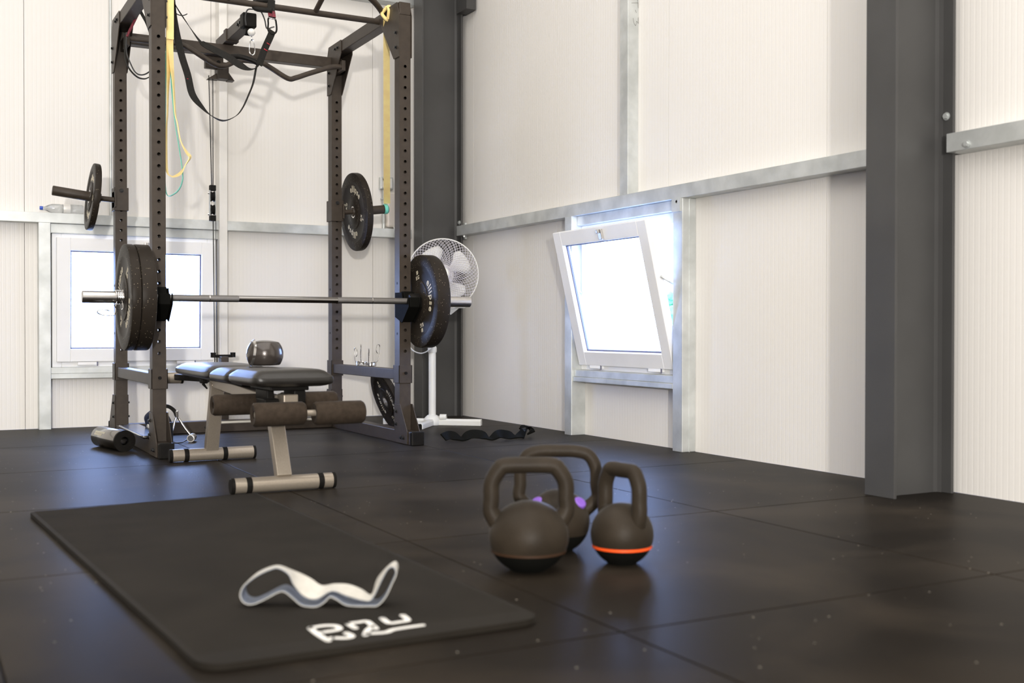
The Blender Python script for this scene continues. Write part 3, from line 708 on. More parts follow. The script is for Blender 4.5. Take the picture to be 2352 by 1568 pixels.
# resistance bands
yb = thing('resistance_band', 'yellow elastic band hanging in a long loop beside the front left upright', 'exercise band', (1.0, 4.99, 2.0), 'latex bands on the rack')
yl = [(1.000, 5.08, 2.095), (1.003, 5.02, 2.02), (1.003, 4.99, 1.862), (1.001, 4.99, 1.748), (.996, 4.99, 1.596), (.994, 4.99, 1.483), (.990, 4.99, 1.407), (.990, 4.99, 1.24), (1.008, 4.99, 1.209), (1.028, 4.99, 1.21), (1.049, 4.99, 1.225), (1.07, 4.99, 1.261), (1.09, 4.99, 1.296), (1.075, 4.99, 1.318), (1.051, 4.99, 1.364), (1.037, 4.99, 1.439), (1.027, 4.99, 1.486), (1.019, 4.99, 1.618), (1.008, 4.99, 1.749), (1.006, 5.0, 1.87), (1.006, 5.03, 2.02), (1.004, 5.09, 2.097)]
wy = [(1, .2, 0)]*3 + [(.9, .6, 0), (.5, 1, 0), (.35, 1, 0), (.35, 1, 0), (.5, 1, 0), (.2, 1, .2), (0, 1, .3), (0, 1, .4), (.3, 1, .2), (.6, 1, .4), (.5, 1, .3), (.3, 1, .1), (.3, 1, .1), (.4, 1, 0), (.5, 1, 0), (.9, .6, 0)] + [(1, .2, 0)]*3
b = B(); ribbon(b, yl, wy, .030, .0035, k=5, closed=True); obj('loop', b, 'yellow', yb)
b = B(); ribbon(b, [(1.004, 4.975, 2.10), (1.003, 4.972, 1.95), (1.003, 4.976, 1.80)], (1, 0, 0), .031, .003); obj('folded_strand', b, 'yellow', yb)
tb = thing('resistance_band', 'teal elastic band hanging behind the long yellow loop at the left', 'exercise band', (1.0, 5.03, 2.0), 'latex bands on the rack')
tl = [(1.007, 5.06, 2.05), (1.007, 5.03, 1.872), (.995, 5.03, 1.699), (.993, 5.03, 1.489), (.990, 5.03, 1.222), (.999, 5.03, 1.131), (1.031, 5.03, 1.137), (1.055, 5.03, 1.165), (1.067, 5.03, 1.208), (1.063, 5.03, 1.265), (1.052, 5.03, 1.341), (1.032, 5.03, 1.474), (1.019, 5.03, 1.645), (1.012, 5.03, 1.872), (1.012, 5.06, 2.05)]
b = B(); ribbon(b, tl, [(.6, 1, 0)]*3 + [(.4, 1, 0)]*9 + [(.6, 1, 0)]*3, .016, .003, closed=True); obj('loop', b, 'teal', tb)
y2 = thing('resistance_band', 'yellow elastic band stretched from the right top beam down to the right weight peg', 'exercise band', (2.05, 5.05, 2.1), 'latex bands on the rack')
P0 = Vector((2.043, 5.055, 2.05)); P1 = Vector((2.362, 5.84, 1.248))
b = B(); ribbon(b, [P0, P0.lerp(P1, .33), P0.lerp(P1, .66), P1], (.93, -.37, 0), lambda t_: .031 + .006*t_, .006); obj('strand', b, 'yellow', y2)
b = B(); tube(b, [(2.025, 5.06, 2.075), (2.048, 5.03, 2.100), (2.058, 5.045, 2.05), (2.040, 5.035, 2.035), (2.022, 5.05, 2.058)], .0085, n=8, closed=True); obj('knot', b, 'yellow', y2)
b = B(); ribbon(b, [(2.046, 5.02, 2.035), (2.046, 5.01, 2.08), (2.052, 5.06, 2.106)], (1, 0, 0), .034, .004); obj('wrap', b, 'yellow', y2)
t2 = thing('resistance_band', 'teal elastic band mostly hidden behind the stretched yellow band', 'exercise band', (2.36, 5.85, 1.22), 'latex bands on the rack')
b = B(); lathe(b, [(.0248, 0), (.0275, 0), (.0275, .020), (.0248, .020)], (2.346, 5.85, 1.2145), (1, 0, .12), 24, close=True); obj('end_loop', b, 'teal', t2)
b = B(); tube(b, [(2.068, 5.03, 2.085), (2.088, 5.01, 2.065), (2.080, 5.02, 2.03), (2.066, 5.04, 2.012)], .009, n=8); obj('top_knot', b, 'teal', t2)
# loops behind the left uprights
ct = thing('hanging_cable_loop', 'dark cable sagging in a loop between the left uprights', 'cable', (.99, 5.6, 1.77))
b = B(); tube(b, [(.925, 5.6, 1.965), (.924, 5.6, 1.874), (.943, 5.6, 1.818), (.965, 5.6, 1.779), (.993, 5.6, 1.769), (1.026, 5.6, 1.785), (1.051, 5.6, 1.824), (1.067, 5.6, 1.96)], .0034, n=8); obj('loop', b, 'cable', ct)
b = B(); ribbon(b, [(.918, 5.62, 1.965), (.921, 5.62, 1.855), (.937, 5.62, 1.803), (.965, 5.62, 1.770), (.993, 5.62, 1.756), (1.026, 5.62, 1.762), (1.055, 5.62, 1.803), (1.071, 5.62, 1.96)], (0, 1, 0), .016, .004); obj('strap_loop', b, 'strap', ct)
b = B(); cyl(b, (.984, 5.60, 2.075), (.926, 5.60, 1.945), .0065, n=10)
tag(obj('red_cord', b, 'darkred'), 'short red woven cord slanting between the left top beams', 'cord')
b = B(); ribbon(b, [(.967, 5.5, 2.10), (.969, 5.5, 2.055), (1.004, 5.5, 1.99), (1.03, 5.52, 1.93)], (1, .3, 0), .015, .004)
tag(obj('webbing_strap', b, 'strap'), 'short black webbing strap beside the red cord at top left', 'strap')

# ================================================================== BENCH
bench = thing('weight_bench', 'black padded adjustable bench with taupe frame and foam leg rollers', 'bench', (1.1, 4.15, 0))
def foot(y, x0, x1, z=.027, r=.0255, nm='foot_tube', rings=(.045, .26)):
    b = B(); lathe(b, [(0, 0), (r, 0), (r, x1-x0), (0, x1-x0)], (x0, y, z), (1, 0, 0), 28); f = obj(nm, b, 'taupe', bench)
    for a in (x0-.010, x1-.002):
        b = B(); lathe(b, [(0, 0), (r-.002, 0), (r+.0012, .003), (r+.0012, .012), (0, .012)], (a, y, z), (1, 0, 0), 28); obj('end_cap', b, 'blackplastic', f)
    for a in rings:
        b = B(); lathe(b, [(r, 0), (r+.0016, .001), (r+.0016, .018), (r, .019)], (x0+a, y, z), (1, 0, 0), 28, close=True); obj('rubber_ring', b, 'blackplastic', f)
foot(3.632, .930, 1.266, rings=(.040, .285)); foot(4.625, .934, 1.266, rings=(.048, .205)); foot(5.045, .930, 1.058, z=.326, nm='rear_grip_tube', rings=(.018,))
def beam(name, p0, p1, w_, h_, m='taupe', par=None):
    p0 = Vector(p0); p1 = Vector(p1); d = (p1-p0).normalized(); sx = Vector((1, 0, 0)); up = d.cross(sx).normalized()
    b = B(); vs = []
    for p in (p0, p1):
        for a, c in ((-1, -1), (1, -1), (1, 1), (-1, 1)): vs.append(b.verts.new(p + sx*a*w_/2 + up*c*h_/2))
    for f in ((0, 3, 2, 1), (4, 5, 6, 7), (0, 1, 5, 4), (1, 2, 6, 5), (2, 3, 7, 6), (3, 0, 4, 7)): b.faces.new([vs[i] for i in f])
    return obj(name, b, m, par or bench, .003)
beam('rear_leg', (1.094, 4.625, .045), (1.094, 4.52, .325), .052, .040)
fl_ = beam('front_leg', (1.098, 3.632, .045), (1.112, 3.80, .285), .050, .040)
beam('main_beam', (1.094, 4.56, .330), (1.106, 3.78, .292), .048, .042)
beam('rear_beam_link', (1.040, 5.02, .330), (1.085, 4.55, .338), .030, .026, 'blackplastic')
# oval badge on the front leg: a ring with a small peak inside
b = B(); yb0 = 3.685; 
lathe(b, [(.0105, 0), (.0125, 0), (.0125, .0006), (.0105, .0006)], (0, 0, 0), (0, -1, 0), 28, close=True)
prism(b, [(-.008, -.006), (-.001, -.004), (.003, .007), (.008, -.005), (.002, -.008)], 'XZ', -.0006, 0)
o = obj('badge', b, 'bolt', bench, loc=(0, 0, 0)); o.parent = bench; o.scale = (1.15, 1, .85)
o.location = Vector((1.108, 3.718, .185)) - bench.location; o.rotation_euler = (math.radians(-34), 0, 0)
def pad(name, x0, x1, y0, y1, z0, z1, tx=0.):
    b = B(); nx, ny = 10, 10; r_ = .030
    def P(i, j, top):
        u, v = i/nx, j/ny; x = x0+(x1-x0)*u; y = y0+(y1-y0)*v
        # rounded outline
        cx, cy = min(max(x, x0+r_), x1-r_), min(max(y, y0+r_), y1-r_); d = Vector((x-cx, y-cy, 0))
        if d.length > r_: d *= r_/d.length; x, y = cx+d.x, cy+d.y
        e = min(x-x0, x1-x, y-y0, y1-y); f = 1-max(0, 1-e/.018)**2
        if top: return (x, y, z0+(z1-z0)*(.52+.48*f) + .004*math.sin(PI*u)*math.sin(PI*v) + tx*(y-y0))
        return (x, y, z0 + (z1-z0)*.22*(1-f) + tx*(y-y0))
    T_ = [[b.verts.new(P(i, j, 1)) for j in range(ny+1)] for i in range(nx+1)]; L_ = [[b.verts.new(P(i, j, 0)) for j in range(ny+1)] for i in range(nx+1)]
    for i in range(nx):
        for j in range(ny):
            b.faces.new((T_[i][j], T_[i+1][j], T_[i+1][j+1], T_[i][j+1])); b.faces.new((L_[i][j], L_[i][j+1], L_[i+1][j+1], L_[i+1][j]))
    for i in range(nx):
        b.faces.new((T_[i][0], L_[i][0], L_[i+1][0], T_[i+1][0])); b.faces.new((T_[i][ny], T_[i+1][ny], L_[i+1][ny], L_[i][ny]))
    for j in range(ny):
        b.faces.new((T_[0][j], T_[0][j+1], L_[0][j+1], L_[0][j])); b.faces.new((T_[nx][j], L_[nx][j], L_[nx][j+1], T_[nx][j+1]))
    for f in b.faces: f.smooth = True
    return obj(name, b, 'pad', bench, sub=1)
pad('back_pad', .968, 1.232, 4.17, 4.78, .350, .402)
pad('middle_pad', .966, 1.236, 3.88, 4.155, .348, .400)
pad('seat_pad', .962, 1.242, 3.50, 3.865, .352, .408, -.006)
bx('pad_plate', 1.04, 1.17, 3.58, 3.83, .338, .352, 'blackplastic', bench, .003)
bx('pad_plate', 1.03, 1.17, 3.90, 4.75, .340, .350, 'blackplastic', bench, .003)
bx('seat_bracket', 1.125, 1.165, 3.60, 3.72, .295, .338, 'blackplastic', bench, .004)
bx('seat_bracket', 1.050, 1.075, 3.66, 3.80, .300, .338, 'blackplastic', bench, .004)
bx('adjuster_block', 1.085, 1.135, 3.585, 3.66, .262, .325, 'taupe', bench, .004)
bx('hinge_block', 1.030, 1.080, 3.62, 3.72, .270, .310, 'blackplastic', bench, .004)
b = B(); cyl(b, (1.005, 3.66, .287), (1.085, 3.66, .287), .009, n=16); obj('hinge_bolt', b, 'sleeve', bench)
b = B(); cyl(b, (1.110, 3.5845, .292), (1.110, 3.580, .292), .005, n=12); obj('adjuster_hole', b, 'bolt', bench)
beam('leg_arm', (1.110, 3.62, .290), (1.110, 3.50, .268), .035, .03)
beam('leg_arm', (1.106, 3.75, .290), (1.106, 3.90, .276), .035, .03)
def roller_tube(y, z, x0, x1): 
    b = B(); cyl(b, (x0, y, z), (x1, y, z), .011, n=16); return obj('roller_axle', b, 'taupe', bench)
def foam(x0, x1, y, z, r=.0385):
    b = B(); lathe(b, [(.012, .004), (.024, .001), (.032, 0), (r-.004, .002), (r, .009), (r, x1-x0-.009), (r-.004, x1-x0-.002), (.032, x1-x0), (.024, x1-x0-.001), (.012, x1-x0-.004)], (x0, y, z), (1, 0, 0), 36); return obj('foam_roller', b, 'foam', bench)
roller_tube(3.50, .268, .965, 1.325); foam(.958, 1.128, 3.50, .268); foam(1.160, 1.330, 3.50, .266)
roller_tube(3.90, .276, .945, 1.375); foam(.925, 1.115, 3.90, .276, .037); foam(1.165, 1.375, 3.90, .278, .037)
beam('lower_stay', (.955, 3.89, .222), (1.20, 3.89, .224), .002, .009)
b = B(); cyl(b, (.955, 3.89, .216), (1.300, 3.89, .216), .0045, n=10); obj('lower_stay', b, 'bandcloth', bench)
bx('release_knob', 1.048, 1.078, 4.60, 4.64, .318, .350, 'blackplastic', bench, .006)
b = B(); cyl(b, (1.055, 4.60, .318), (1.068, 4.585, .298), .006, .003, n=10); obj('release_lever', b, 'blackplastic', bench)

# round weight on the bench
rb = thing('round_medicine_ball', 'glossy dark ball with flattened top and silver band on the bench', 'ball', (1.169, 4.10, .404))
R_ = .068; b = B()
bmesh.ops.create_uvsphere(b, u_segments=48, v_segments=32, radius=R_)
for v in b.verts:
    if v.co.z > .044: v.co.z = .044 + (v.co.z-.044)*.32
    if v.co.z < -.040: v.co.z = -.040 + (v.co.z+.040)*.12
for f in b.faces: f.smooth = True
bmesh.ops.translate(b, verts=b.verts, vec=(1.169, 4.10, .4475)); obj('shell', b, 'ballm', rb)
dd = Vector((-.96, .02, .12)).normalized(); b = B()
lathe(b, [(R_*math.sin(a)+.0012, R_*math.cos(a)) for a in [math.radians(x) for x in (47, 45, 42, 40, 38)]] , Vector((1.169, 4.10, .4475)), dd, 48); obj('silver_band', b, 'chrome', rb)

# ================================================================== THINGS ROUND THE RACK FOOT
# short ribbed roller on the floor at left
rl = thing('massage_roller', 'dark cylinder with pale lettering lying by the rack foot at left', 'roller', (.80, 5.18, 0))
a0 = Vector((.775, 5.42, .047)); a1 = Vector((.835, 5.13, .047)); Ln = (a1-a0).length
b = B(); lathe(b, [(.020, 0), (.042, 0), (.047, .006), (.047, Ln-.006), (.042, Ln), (.020, Ln), (.018, Ln-.03), (.018, .03)], a0, a1-a0, 40, close=True); obj('body', b, 'shaftsm', rl)
b = B(); lathe(b, [(.019, 0), (.0425, 0), (.0478, .004), (.0478, .016), (.019, .016)], a0+(a1-a0)*((Ln-.015)/Ln), a1-a0, 40, close=True); obj('end_ring', b, 'blackplastic', rl)
b = B()
for i in range(10):
    th = .75 + i*.0; 
for row, nch in ((0, 9), (1, 7)):
    for i in range(nch):
        d = (a1-a0).normalized(); side = Vector((-d.y, d.x, 0)); side = -side if side.x > 0 else side
        ang = .62 - row*.22; p = a0 + d*(.05+.013*i) + (side*math.cos(ang) + Vector((0, 0, 1))*math.sin(ang))*.0475
        u = (Vector((0, 0, 1))*math.cos(ang) - side*math.sin(ang))
        h = .0045
        vs = [b.verts.new(p + d*sx*.0045 + u*sz*h) for sx, sz in ((-1, -1), (1, -1), (1, 1), (-1, 1))]; b.faces.new(vs)
obj('lettering', b, 'print', rl, kind='stuff')
# flat panel lying on the left foot
b = B(); prism(b, [(4.98, .066), (5.62, .066), (5.62, .080), (4.98, .080)], 'YZ', .885, .985)
tag(obj('foam_block', b, 'shaftsm', bevel=.006), 'flat dark glossy pad lying along the left rack foot', 'pad')
# navy gym bag with pale mark
bag = thing('cloth_bag', 'small navy cloth bag with a white mark behind the front left upright', 'bag', (.99, 5.52, 0))
b = B(); bmesh.ops.create_uvsphere(b, u_segments=24, v_segments=14, radius=1)
for v in b.verts:
    n_ = noise.noise(v.co*2.1)*.22 + noise.noise(v.co*5)*.08
    v.co = Vector((1.062 + v.co.x*(.062+.02*n_), 5.56 + v.co.y*(.10+.03*n_), .075 + v.co.z*(.072*(1+n_*.7))))
for f in b.faces: f.smooth = True
obj('body', b, 'bluecloth', bag, sub=1)
b = B(); tube(b, [(1.00, 5.50, .09), (.99, 5.47, .125), (1.02, 5.44, .155), (1.06, 5.46, .15), (1.08, 5.50, .12)], .011, n=8); obj('handle_loop', b, 'bluecloth', bag)
b = B(); tube(b, [(.998, 5.50, .072), (.997, 5.49, .085), (.999, 5.475, .085), (1.000, 5.47, .074), (1.0, 5.46, .07), (1.003, 5.44, .084)], .0028, n=6); obj('printed_mark', b, 'white', bag)
# V-shaped cable handle with strap
vh = thing('row_attachment', 'silver V-shaped cable grip lying on the floor behind the bench leg', 'handle', (1.16, 5.45, 0))
ap = Vector((1.130, 5.47, .118))
b = B(); tube(b, [(1.082, 5.42, .012), (1.105, 5.44, .065), ap, (1.165, 5.46, .065), (1.196, 5.45, .022)], .0055, n=10, k=4); obj('bar', b, 'sleeve', vh)
b = B(); cyl(b, (1.180, 5.40, .020), (1.206, 5.47, .020), .018, n=24); obj('grip', b, 'sleeve', vh)
b = B(); cyl(b, (1.1785, 5.397, .020), (1.181, 5.404, .020), .014, n=24); obj('grip_end', b, 'chrome', vh)
b = B(); box(b, 1.122, 1.136, 5.462, 5.478, .116, .150); obj('swivel', b, 'chrome', vh, .004)
b = B(); ribbon(b, [(1.045, 5.50, .150), (1.065, 5.50, .168), (1.095, 5.50, .169), (1.120, 5.49, .150), (1.130, 5.475, .125)], (.1, 1, 0), .030, .017); obj('wrist_strap', b, 'strap', vh)
b = B(); tube(b, [(1.05, 5.5, .004), (1.08, 5.40, .004), (1.13, 5.38, .004), (1.17, 5.44, .010)], .003, n=6); obj('lanyard', b, 'cable', vh)
# dark ball-like collar stack leaning behind the front left upright
b = B(); lathe(b, [(.0, 0), (.026, 0), (.031, .006), (.031, .112), (.024, .124), (0, .124)], (1.003, 5.09, .001), (0, 0, 1), 28)
tag(obj('rolled_strap', b, 'strap'), 'black rolled strap standing on the floor just behind the front left upright', 'strap')
# chain and steel hook on the low pulley
ch = thing('pulley_chain', 'short steel chain hanging by the low pulley behind the bench', 'chain', (1.435, 5.86, .2))
for i in range(7):
    b = B(); z = .215 - i*.020; s_ = i % 2
    p = [(1.435+.006*math.cos(a)*(1-s_), 5.86+.006*math.cos(a)*s_, z+.013*math.sin(a)) for a in [2*PI*q/10 for q in range(10)]]
    tube(b, p, .0020, n=6, k=1, closed=True); obj('link', b, 'chrome', ch)
b = B(); tube(b, [(1.525, 5.87, .215), (1.512, 5.87, .19), (1.508, 5.87, .165), (1.518, 5.87, .150)], .0032, n=8)
tag(obj('steel_hook', b, 'chrome'), 'thin silver hook hanging between the bench beam and rear roller', 'hook')

# crumpled belt on the floor by the fan
b = B(); ribbon(b, [(2.255, 4.86, .022), (2.30, 4.87, .030), (2.345, 4.84, .012), (2.39, 4.84, .032), (2.44, 4.82, .030), (2.48, 4.80, .010), (2.53, 4.81, .030), (2.58, 4.82, .024), (2.635, 4.81, .012), (2.69, 4.86, .022), (2.72, 4.90, .050), (2.75, 4.90, .040), (2.74, 4.86, .022)],
    [(0, .7, .7), (0, .4, 1), (0, 1, .3), (0, .3, 1), (0, .5, 1), (0, 1, .2), (0, .6, .9), (0, .3, 1), (0, 1, .1), (0, .5, 1), (.4, .9, .2), (.4, .9, .2), (0, .9, .2)], .042, .007)
tag(obj('lifting_strap', b, 'rubberbase'), 'crumpled black strap lying on the floor in front of the fan', 'strap')

# ================================================================== FAN
fan = thing('pedestal_fan', 'white pedestal fan in the far corner behind the right barbell plate', 'fan', (2.60, 5.75, 0))
hc = Vector((2.652, 5.72, .852)); nd = Vector((-.42, -.90, .02)).normalized(); FR_ = .203
u, v = frame_of(nd)
b = B(); lathe(b, [(FR_-.007, -.006), (FR_, -.006), (FR_, .006), (FR_-.007, .006)], hc, nd, 72, close=True); obj('rim', b, 'fanwhite', fan, .002)
def dome(rr, s): return s*.055*(1-(rr/FR_)**2)**.5 if rr < FR_ else 0
for s, nm in ((1, 'front_grille'), (-1, 'back_grille')):
    b = B(); K = 54 if s > 0 else 30
    for sw in ((.9, -.9) if s > 0 else (.9,)):
        for i in range(K):
            pts = []
            for q in range(9):
                rr = .035 + (FR_-.038)*q/8; a = 2*PI*i/K + sw*(q/8)
                pts.append(hc + (u*math.cos(a) + v*math.sin(a))*rr + nd*(dome(rr, s)+(.0012 if sw > 0 else 0)))
            tube(b, pts, .0011, n=4, k=1, caps=False)
    obj(nm, b, 'lilac', fan)
b = B(); lathe(b, [(0, .062), (.030, .060), (.036, .054), (.036, .048), (0, .046)], hc, nd, 32); obj('grille_badge', b, 'fanwhite', fan)
for i in range(4):
    a0_ = i*PI/2 + .55; b = B(); G = []
    for p in range(7):
        rr = .035 + .128*p/6; row = []
        for q in range(6):
            wdt = .26 + .52*min(1, p/4.); wdt *= (1 if p < 6 else .72)
            a = a0_ + (q/5-.5)*wdt*1.35
            row.append(b.verts.new(hc + (u*math.cos(a) + v*math.sin(a))*rr + nd*(.012*(q/5-.5)*2)))
        G.append(row)
    for p in range(6):
        for q in range(5): b.faces.new((G[p][q], G[p+1][q], G[p+1][q+1], G[p][q+1])).smooth = True
    o = obj('blade', b, 'fanwhite', fan); sm = o.modifiers.new('th', 'SOLIDIFY'); sm.thickness = .0025
b = B(); lathe(b, [(0, .02), (.034, .018), (.034, -.02), (0, -.02)], hc, nd, 28); obj('hub', b, 'fanwhite', fan)
b = B(); lathe(b, [(0, -.055), (.055, -.058), (.062, -.075), (.060, -.12), (.045, -.15), (0, -.155)], hc, nd, 32); obj('motor_housing', b, 'fanwhite', fan)
hb = hc - nd*.10
bx('control_box', hb.x-.10, hb.x+.10, hb.y-.10, hb.y-.03, .662, .700, 'fanwhite', fan, .008)
b = B(); prism(b, [(hb.x-.06, .662), (hb.x+.06, .662), (hb.x+.01, .625), (hb.x-.03, .625)], 'XZ', hb.y-.09, hb.y-.05); obj('control_skirt', b, 'fanwhite', fan)
b = B(); cyl(b, (2.60, 5.75, .42), (2.60, 5.76, .70), .015, n=20); cyl(b, (2.60, 5.76, .69), hb, .020, n=16); obj('upper_pole', b, 'fanwhite', fan)
b = B(); cyl(b, (2.60, 5.75, .03), (2.60, 5.75, .42), .0205, n=24); obj('lower_pole', b, 'fanwhite', fan)
b = B(); lathe(b, [(.015, .41), (.0235, .41), (.0255, .418), (.0255, .438), (.022, .442), (.022, .455), (.0255, .458), (.0255, .466), (.016, .470)], (2.60, 5.75, 0), (0, 0, 1), 24); obj('height_collar', b, 'fanwhite', fan)
uu = Vector((.77, -.64, 0)).normalized(); vv = Vector((-.62, -.785, 0)).normalized()
for d in (uu, -uu, vv, -vv):
    b = B(); p0 = Vector((2.60, 5.75, 0)) + d*.03; L_ = .255; s_ = Vector((-d.y, d.x, 0)); vs = []
    prof = [(-.019, .001), (.019, .001), (.019, .026), (.013, .037), (-.013, .037), (-.019, .026)]
    A_ = [b.verts.new(p0 + s_*x + Vector((0, 0, z))) for x, z in prof]; B_ = [b.verts.new(p0 + d*L_ + s_*x + Vector((0, 0, z))) for x, z in prof]
    b.faces.new(A_); b.faces.new(B_[::-1])
    for i in range(6): b.faces.new((A_[i], B_[i], B_[(i+1)%6], A_[(i+1)%6]))
    f = obj('foot', b, 'fanwhite', fan, .002)
    if d is vv:
        q0 = p0 + d*(L_+.001); b = B(); A_ = [b.verts.new(q0 + s_*x*.72 + Vector((0, 0, .001+z*.78))) for x, z in prof]; B_ = [b.verts.new(q0 + d*.004 + s_*x*.72 + Vector((0, 0, .001+z*.78))) for x, z in prof]
        b.faces.new(A_); b.faces.new(B_[::-1])
        for i in range(6): b.faces.new((A_[i], B_[i], B_[(i+1)%6], A_[(i+1)%6]))
        obj('open_end', b, 'blackplastic', f)
b = B(); lathe(b, [(0, 0), (.046, 0), (.050, .012), (.048, .034), (.036, .048), (.026, .056), (0, .056)], (2.60, 5.75, .001), (0, 0, 1), 28); obj('hub_cover', b, 'fanwhite', fan)
b = B(); cyl(b, (2.632, 5.715, .045), (2.662, 5.695, .045), .018, n=20); obj('clamp_knob', b, 'fanwhite', fan)
b = B(); tube(b, [(2.59, 5.73, .46), (2.575, 5.72, .43), (2.545, 5.78, .405), (2.515, 5.85, .43), (2.555, 6.0, .50), (2.60, 6.15, .68), (2.66, 6.30, .92), (2.67, 6.40, 1.08), (2.665, 6.475, 1.18)], .0035, n=8, k=6); obj('power_cord', b, 'fanwhite', fan)

# ================================================================== THINGS ON THE BACK WALL
sb = thing('wall_socket_box', 'small grey switch box on the back wall behind the yellow band', 'switch box', (2.63, 6.51, 1.45))
bx('housing', 2.588, 2.672, 6.500, YB-.002, 1.415, 1.492, 'galv', sb, .004)
bx('cover', 2.596, 2.664, 6.494, 6.500, 1.423, 1.484, 'whitepost', sb, .002)
b = B(); tube(b, [(2.600, 6.492, 1.480), (2.606, 6.490, 1.46), (2.620, 6.490, 1.452)], .002, n=6); obj('wire', b, 'cable', sb)
b = B(); cyl(b, (2.617, 6.525, 1.415), (2.617, 6.525, 1.168), .011, n=14); obj('feed_pipe', b, 'galv', sb)
bx('pipe_clip', 2.600, 2.634, 6.51, YB-.002, 1.352, 1.362, 'galv', sb)
cb = bx('cable_box', 2.628, 2.735, 6.49, YB-.002, 1.178, 1.40, 'wood', bevel=.012); tag(cb, 'pale beige plastic box on the back wall beside the yellow band', 'box')
# bottle lying on the girt
bo = thing('plastic_bottle', 'clear plastic bottle with blue cap lying on the wall rail at left', 'bottle', (.72, 6.50, 1.167))
b = B(); lathe(b, [(0, .0), (.008, 0), (.009, .012), (.018, .030), (.025, .050), (.026, .085), (.024, .095), (.026, .105), (.026, .20), (.022, .208), (0, .208)], (.635, 6.50, 1.194), (1, 0, 0), 28); obj('body', b, 'clearp', bo)
b = B(); lathe(b, [(0, -.013), (.0095, -.013), (.0100, -.010), (.0100, .003), (0, .003)], (.635, 6.50, 1.194), (1, 0, 0), 20); obj('cap', b, 'blue', bo)
b = B(); lathe(b, [(.0262, .105), (.0264, .106), (.0264, .140), (.0262, .141)], (.635, 6.50, 1.194), (1, 0, 0), 28, close=True); obj('paper_label', b, 'whitepost', bo)

# ================================================================== YOGA MAT
ym = thing('exercise_mat', 'black exercise mat with rounded corners and white lettering at the front', 'mat', (.68, 2.65, 0))
cs = [(.304, 3.480), (.984, 3.548), (1.022, 1.762), (.400, 1.756)]
P = []
for i, c in enumerate(cs):
    c = Vector((*c, 0)); a = (Vector((*cs[i-1], 0))-c).normalized(); d = (Vector((*cs[(i+1)%4], 0))-c).normalized(); r_ = .012 if i < 2 else .055
    for q in range(9):
        t_ = q/8; p = c + a*r_*(1-t_)**2 + d*r_*t_**2; P.append((p.x, p.y))
b = B(); prism(b, P, 'XY', .0012, .0125)
bmesh.ops.triangulate(b, faces=[f for f in b.faces if len(f.verts) > 4])
obj('mat_body', b, 'mat', ym, .003)
b = B()   # fine ridges across the top
for i in range(170):
    y = 1.83 + i*.0098; t_ = (y-1.756)/(3.48-1.756); x0 = .400+(.304-.400)*t_+.012; x1 = 1.022+(.984-1.022)*t_-.012
    if y < 1.92 and False: continue
    vs = [b.verts.new(c) for c in ((x0, y-.0022, .01252), (x1, y-.0022+(.066*t_), .01252), (x1, y+(.066*t_), .0131), (x0, y, .0131), (x1, y+.0022+(.066*t_), .01252), (x0, y+.0022, .01252))]
    b.faces.new((vs[0], vs[1], vs[2], vs[3])); b.faces.new((vs[3], vs[2], vs[4], vs[5]))
obj('surface_ridges', b, 'mat', ym, kind='stuff')
b = B()
def stroke(pts, w_):
    P = [(x, y, .0134) for x, y in pts]
    ribbon(b, P, (0, 0, 1), .0006, w_, k=4)
    for e in (pts[0], pts[-1]): cyl(b, (e[0], e[1], .0130), (e[0], e[1], .0137), w_/2, n=14)
for s in ([(.620, 1.892), (.619, 1.848), (.622, 1.802)], [(.622, 1.895), (.647, 1.897), (.664, 1.887), (.665, 1.866), (.655, 1.858), (.628, 1.857)], [(.633, 1.815), (.655, 1.803), (.667, 1.809), (.665, 1.832)],
          [(.689, 1.891), (.690, 1.855)], [(.689, 1.891), (.709, 1.890), (.724, 1.889), (.723, 1.860), (.721, 1.835)], [(.690, 1.805), (.704, 1.831), (.721, 1.852)], [(.698, 1.812), (.727, 1.804), (.749, 1.815), (.802, 1.817)],
          [(.757, 1.895), (.756, 1.859), (.777, 1.857), (.793, 1.861), (.798, 1.898)]): stroke(s, .0115)
obj('printed_lettering', b, 'white', ym, kind='stuff')

# fabric loop band on the mat
hb_ = thing('fabric_loop_band', 'white fabric loop band with grey lining lying twisted on the mat', 'exercise band', (.68, 2.04, .0134))
near = [(.55,2.096,.036),(.556,2.092,.023),(.569,2.085,.020),(.587,2.075,.028),(.613,2.062,.043),(.624,2.056,.043),(.636,2.049,.033),(.649,2.042,.020),(.66,2.036,.016),(.677,2.027,.016),(.689,2.02,.024),(.698,2.015,.034),(.709,2.01,.030),(.725,2.001,.019),(.743,1.991,.0165),(.765,1.979,.0165),(.778,1.972,.018),(.791,1.965,.034),(.802,1.96,.059),(.809,1.956,.078),(.805,1.958,.090),
        (.796,1.965,.086),(.785,1.971,.064),(.771,1.982,.029),(.758,1.990,.025),(.729,2.006,.034),(.704,2.020,.043),(.678,2.032,.028),(.656,2.042,.034),(.639,2.048,.056),(.63,2.052,.077),(.613,2.062,.088),(.599,2.07,.085),(.577,2.082,.073),(.556,2.093,.054)]
far = []
n1 = 21
for i, p in enumerate(near[:n1]): far.append((p[0]+.020, p[1]+.040, p[2]+.001))
farT = [(.811,2.006,.079),(.795,2.014,.057),(.785,2.019,.027),(.767,2.029,.037),(.745,2.042,.046),(.722,2.054,.047),(.70,2.066,.044),(.682,2.076,.057),(.663,2.086,.068),(.647,2.095,.075),(.628,2.102,.083),(.614,2.110,.081),(.592,2.122,.070),(.573,2.133,.050)]
far += farT
N_ = catmull(near, 4, True); F_ = catmull(far, 4, True); m_ = len(N_)
bo_, bi_ = B(), B()
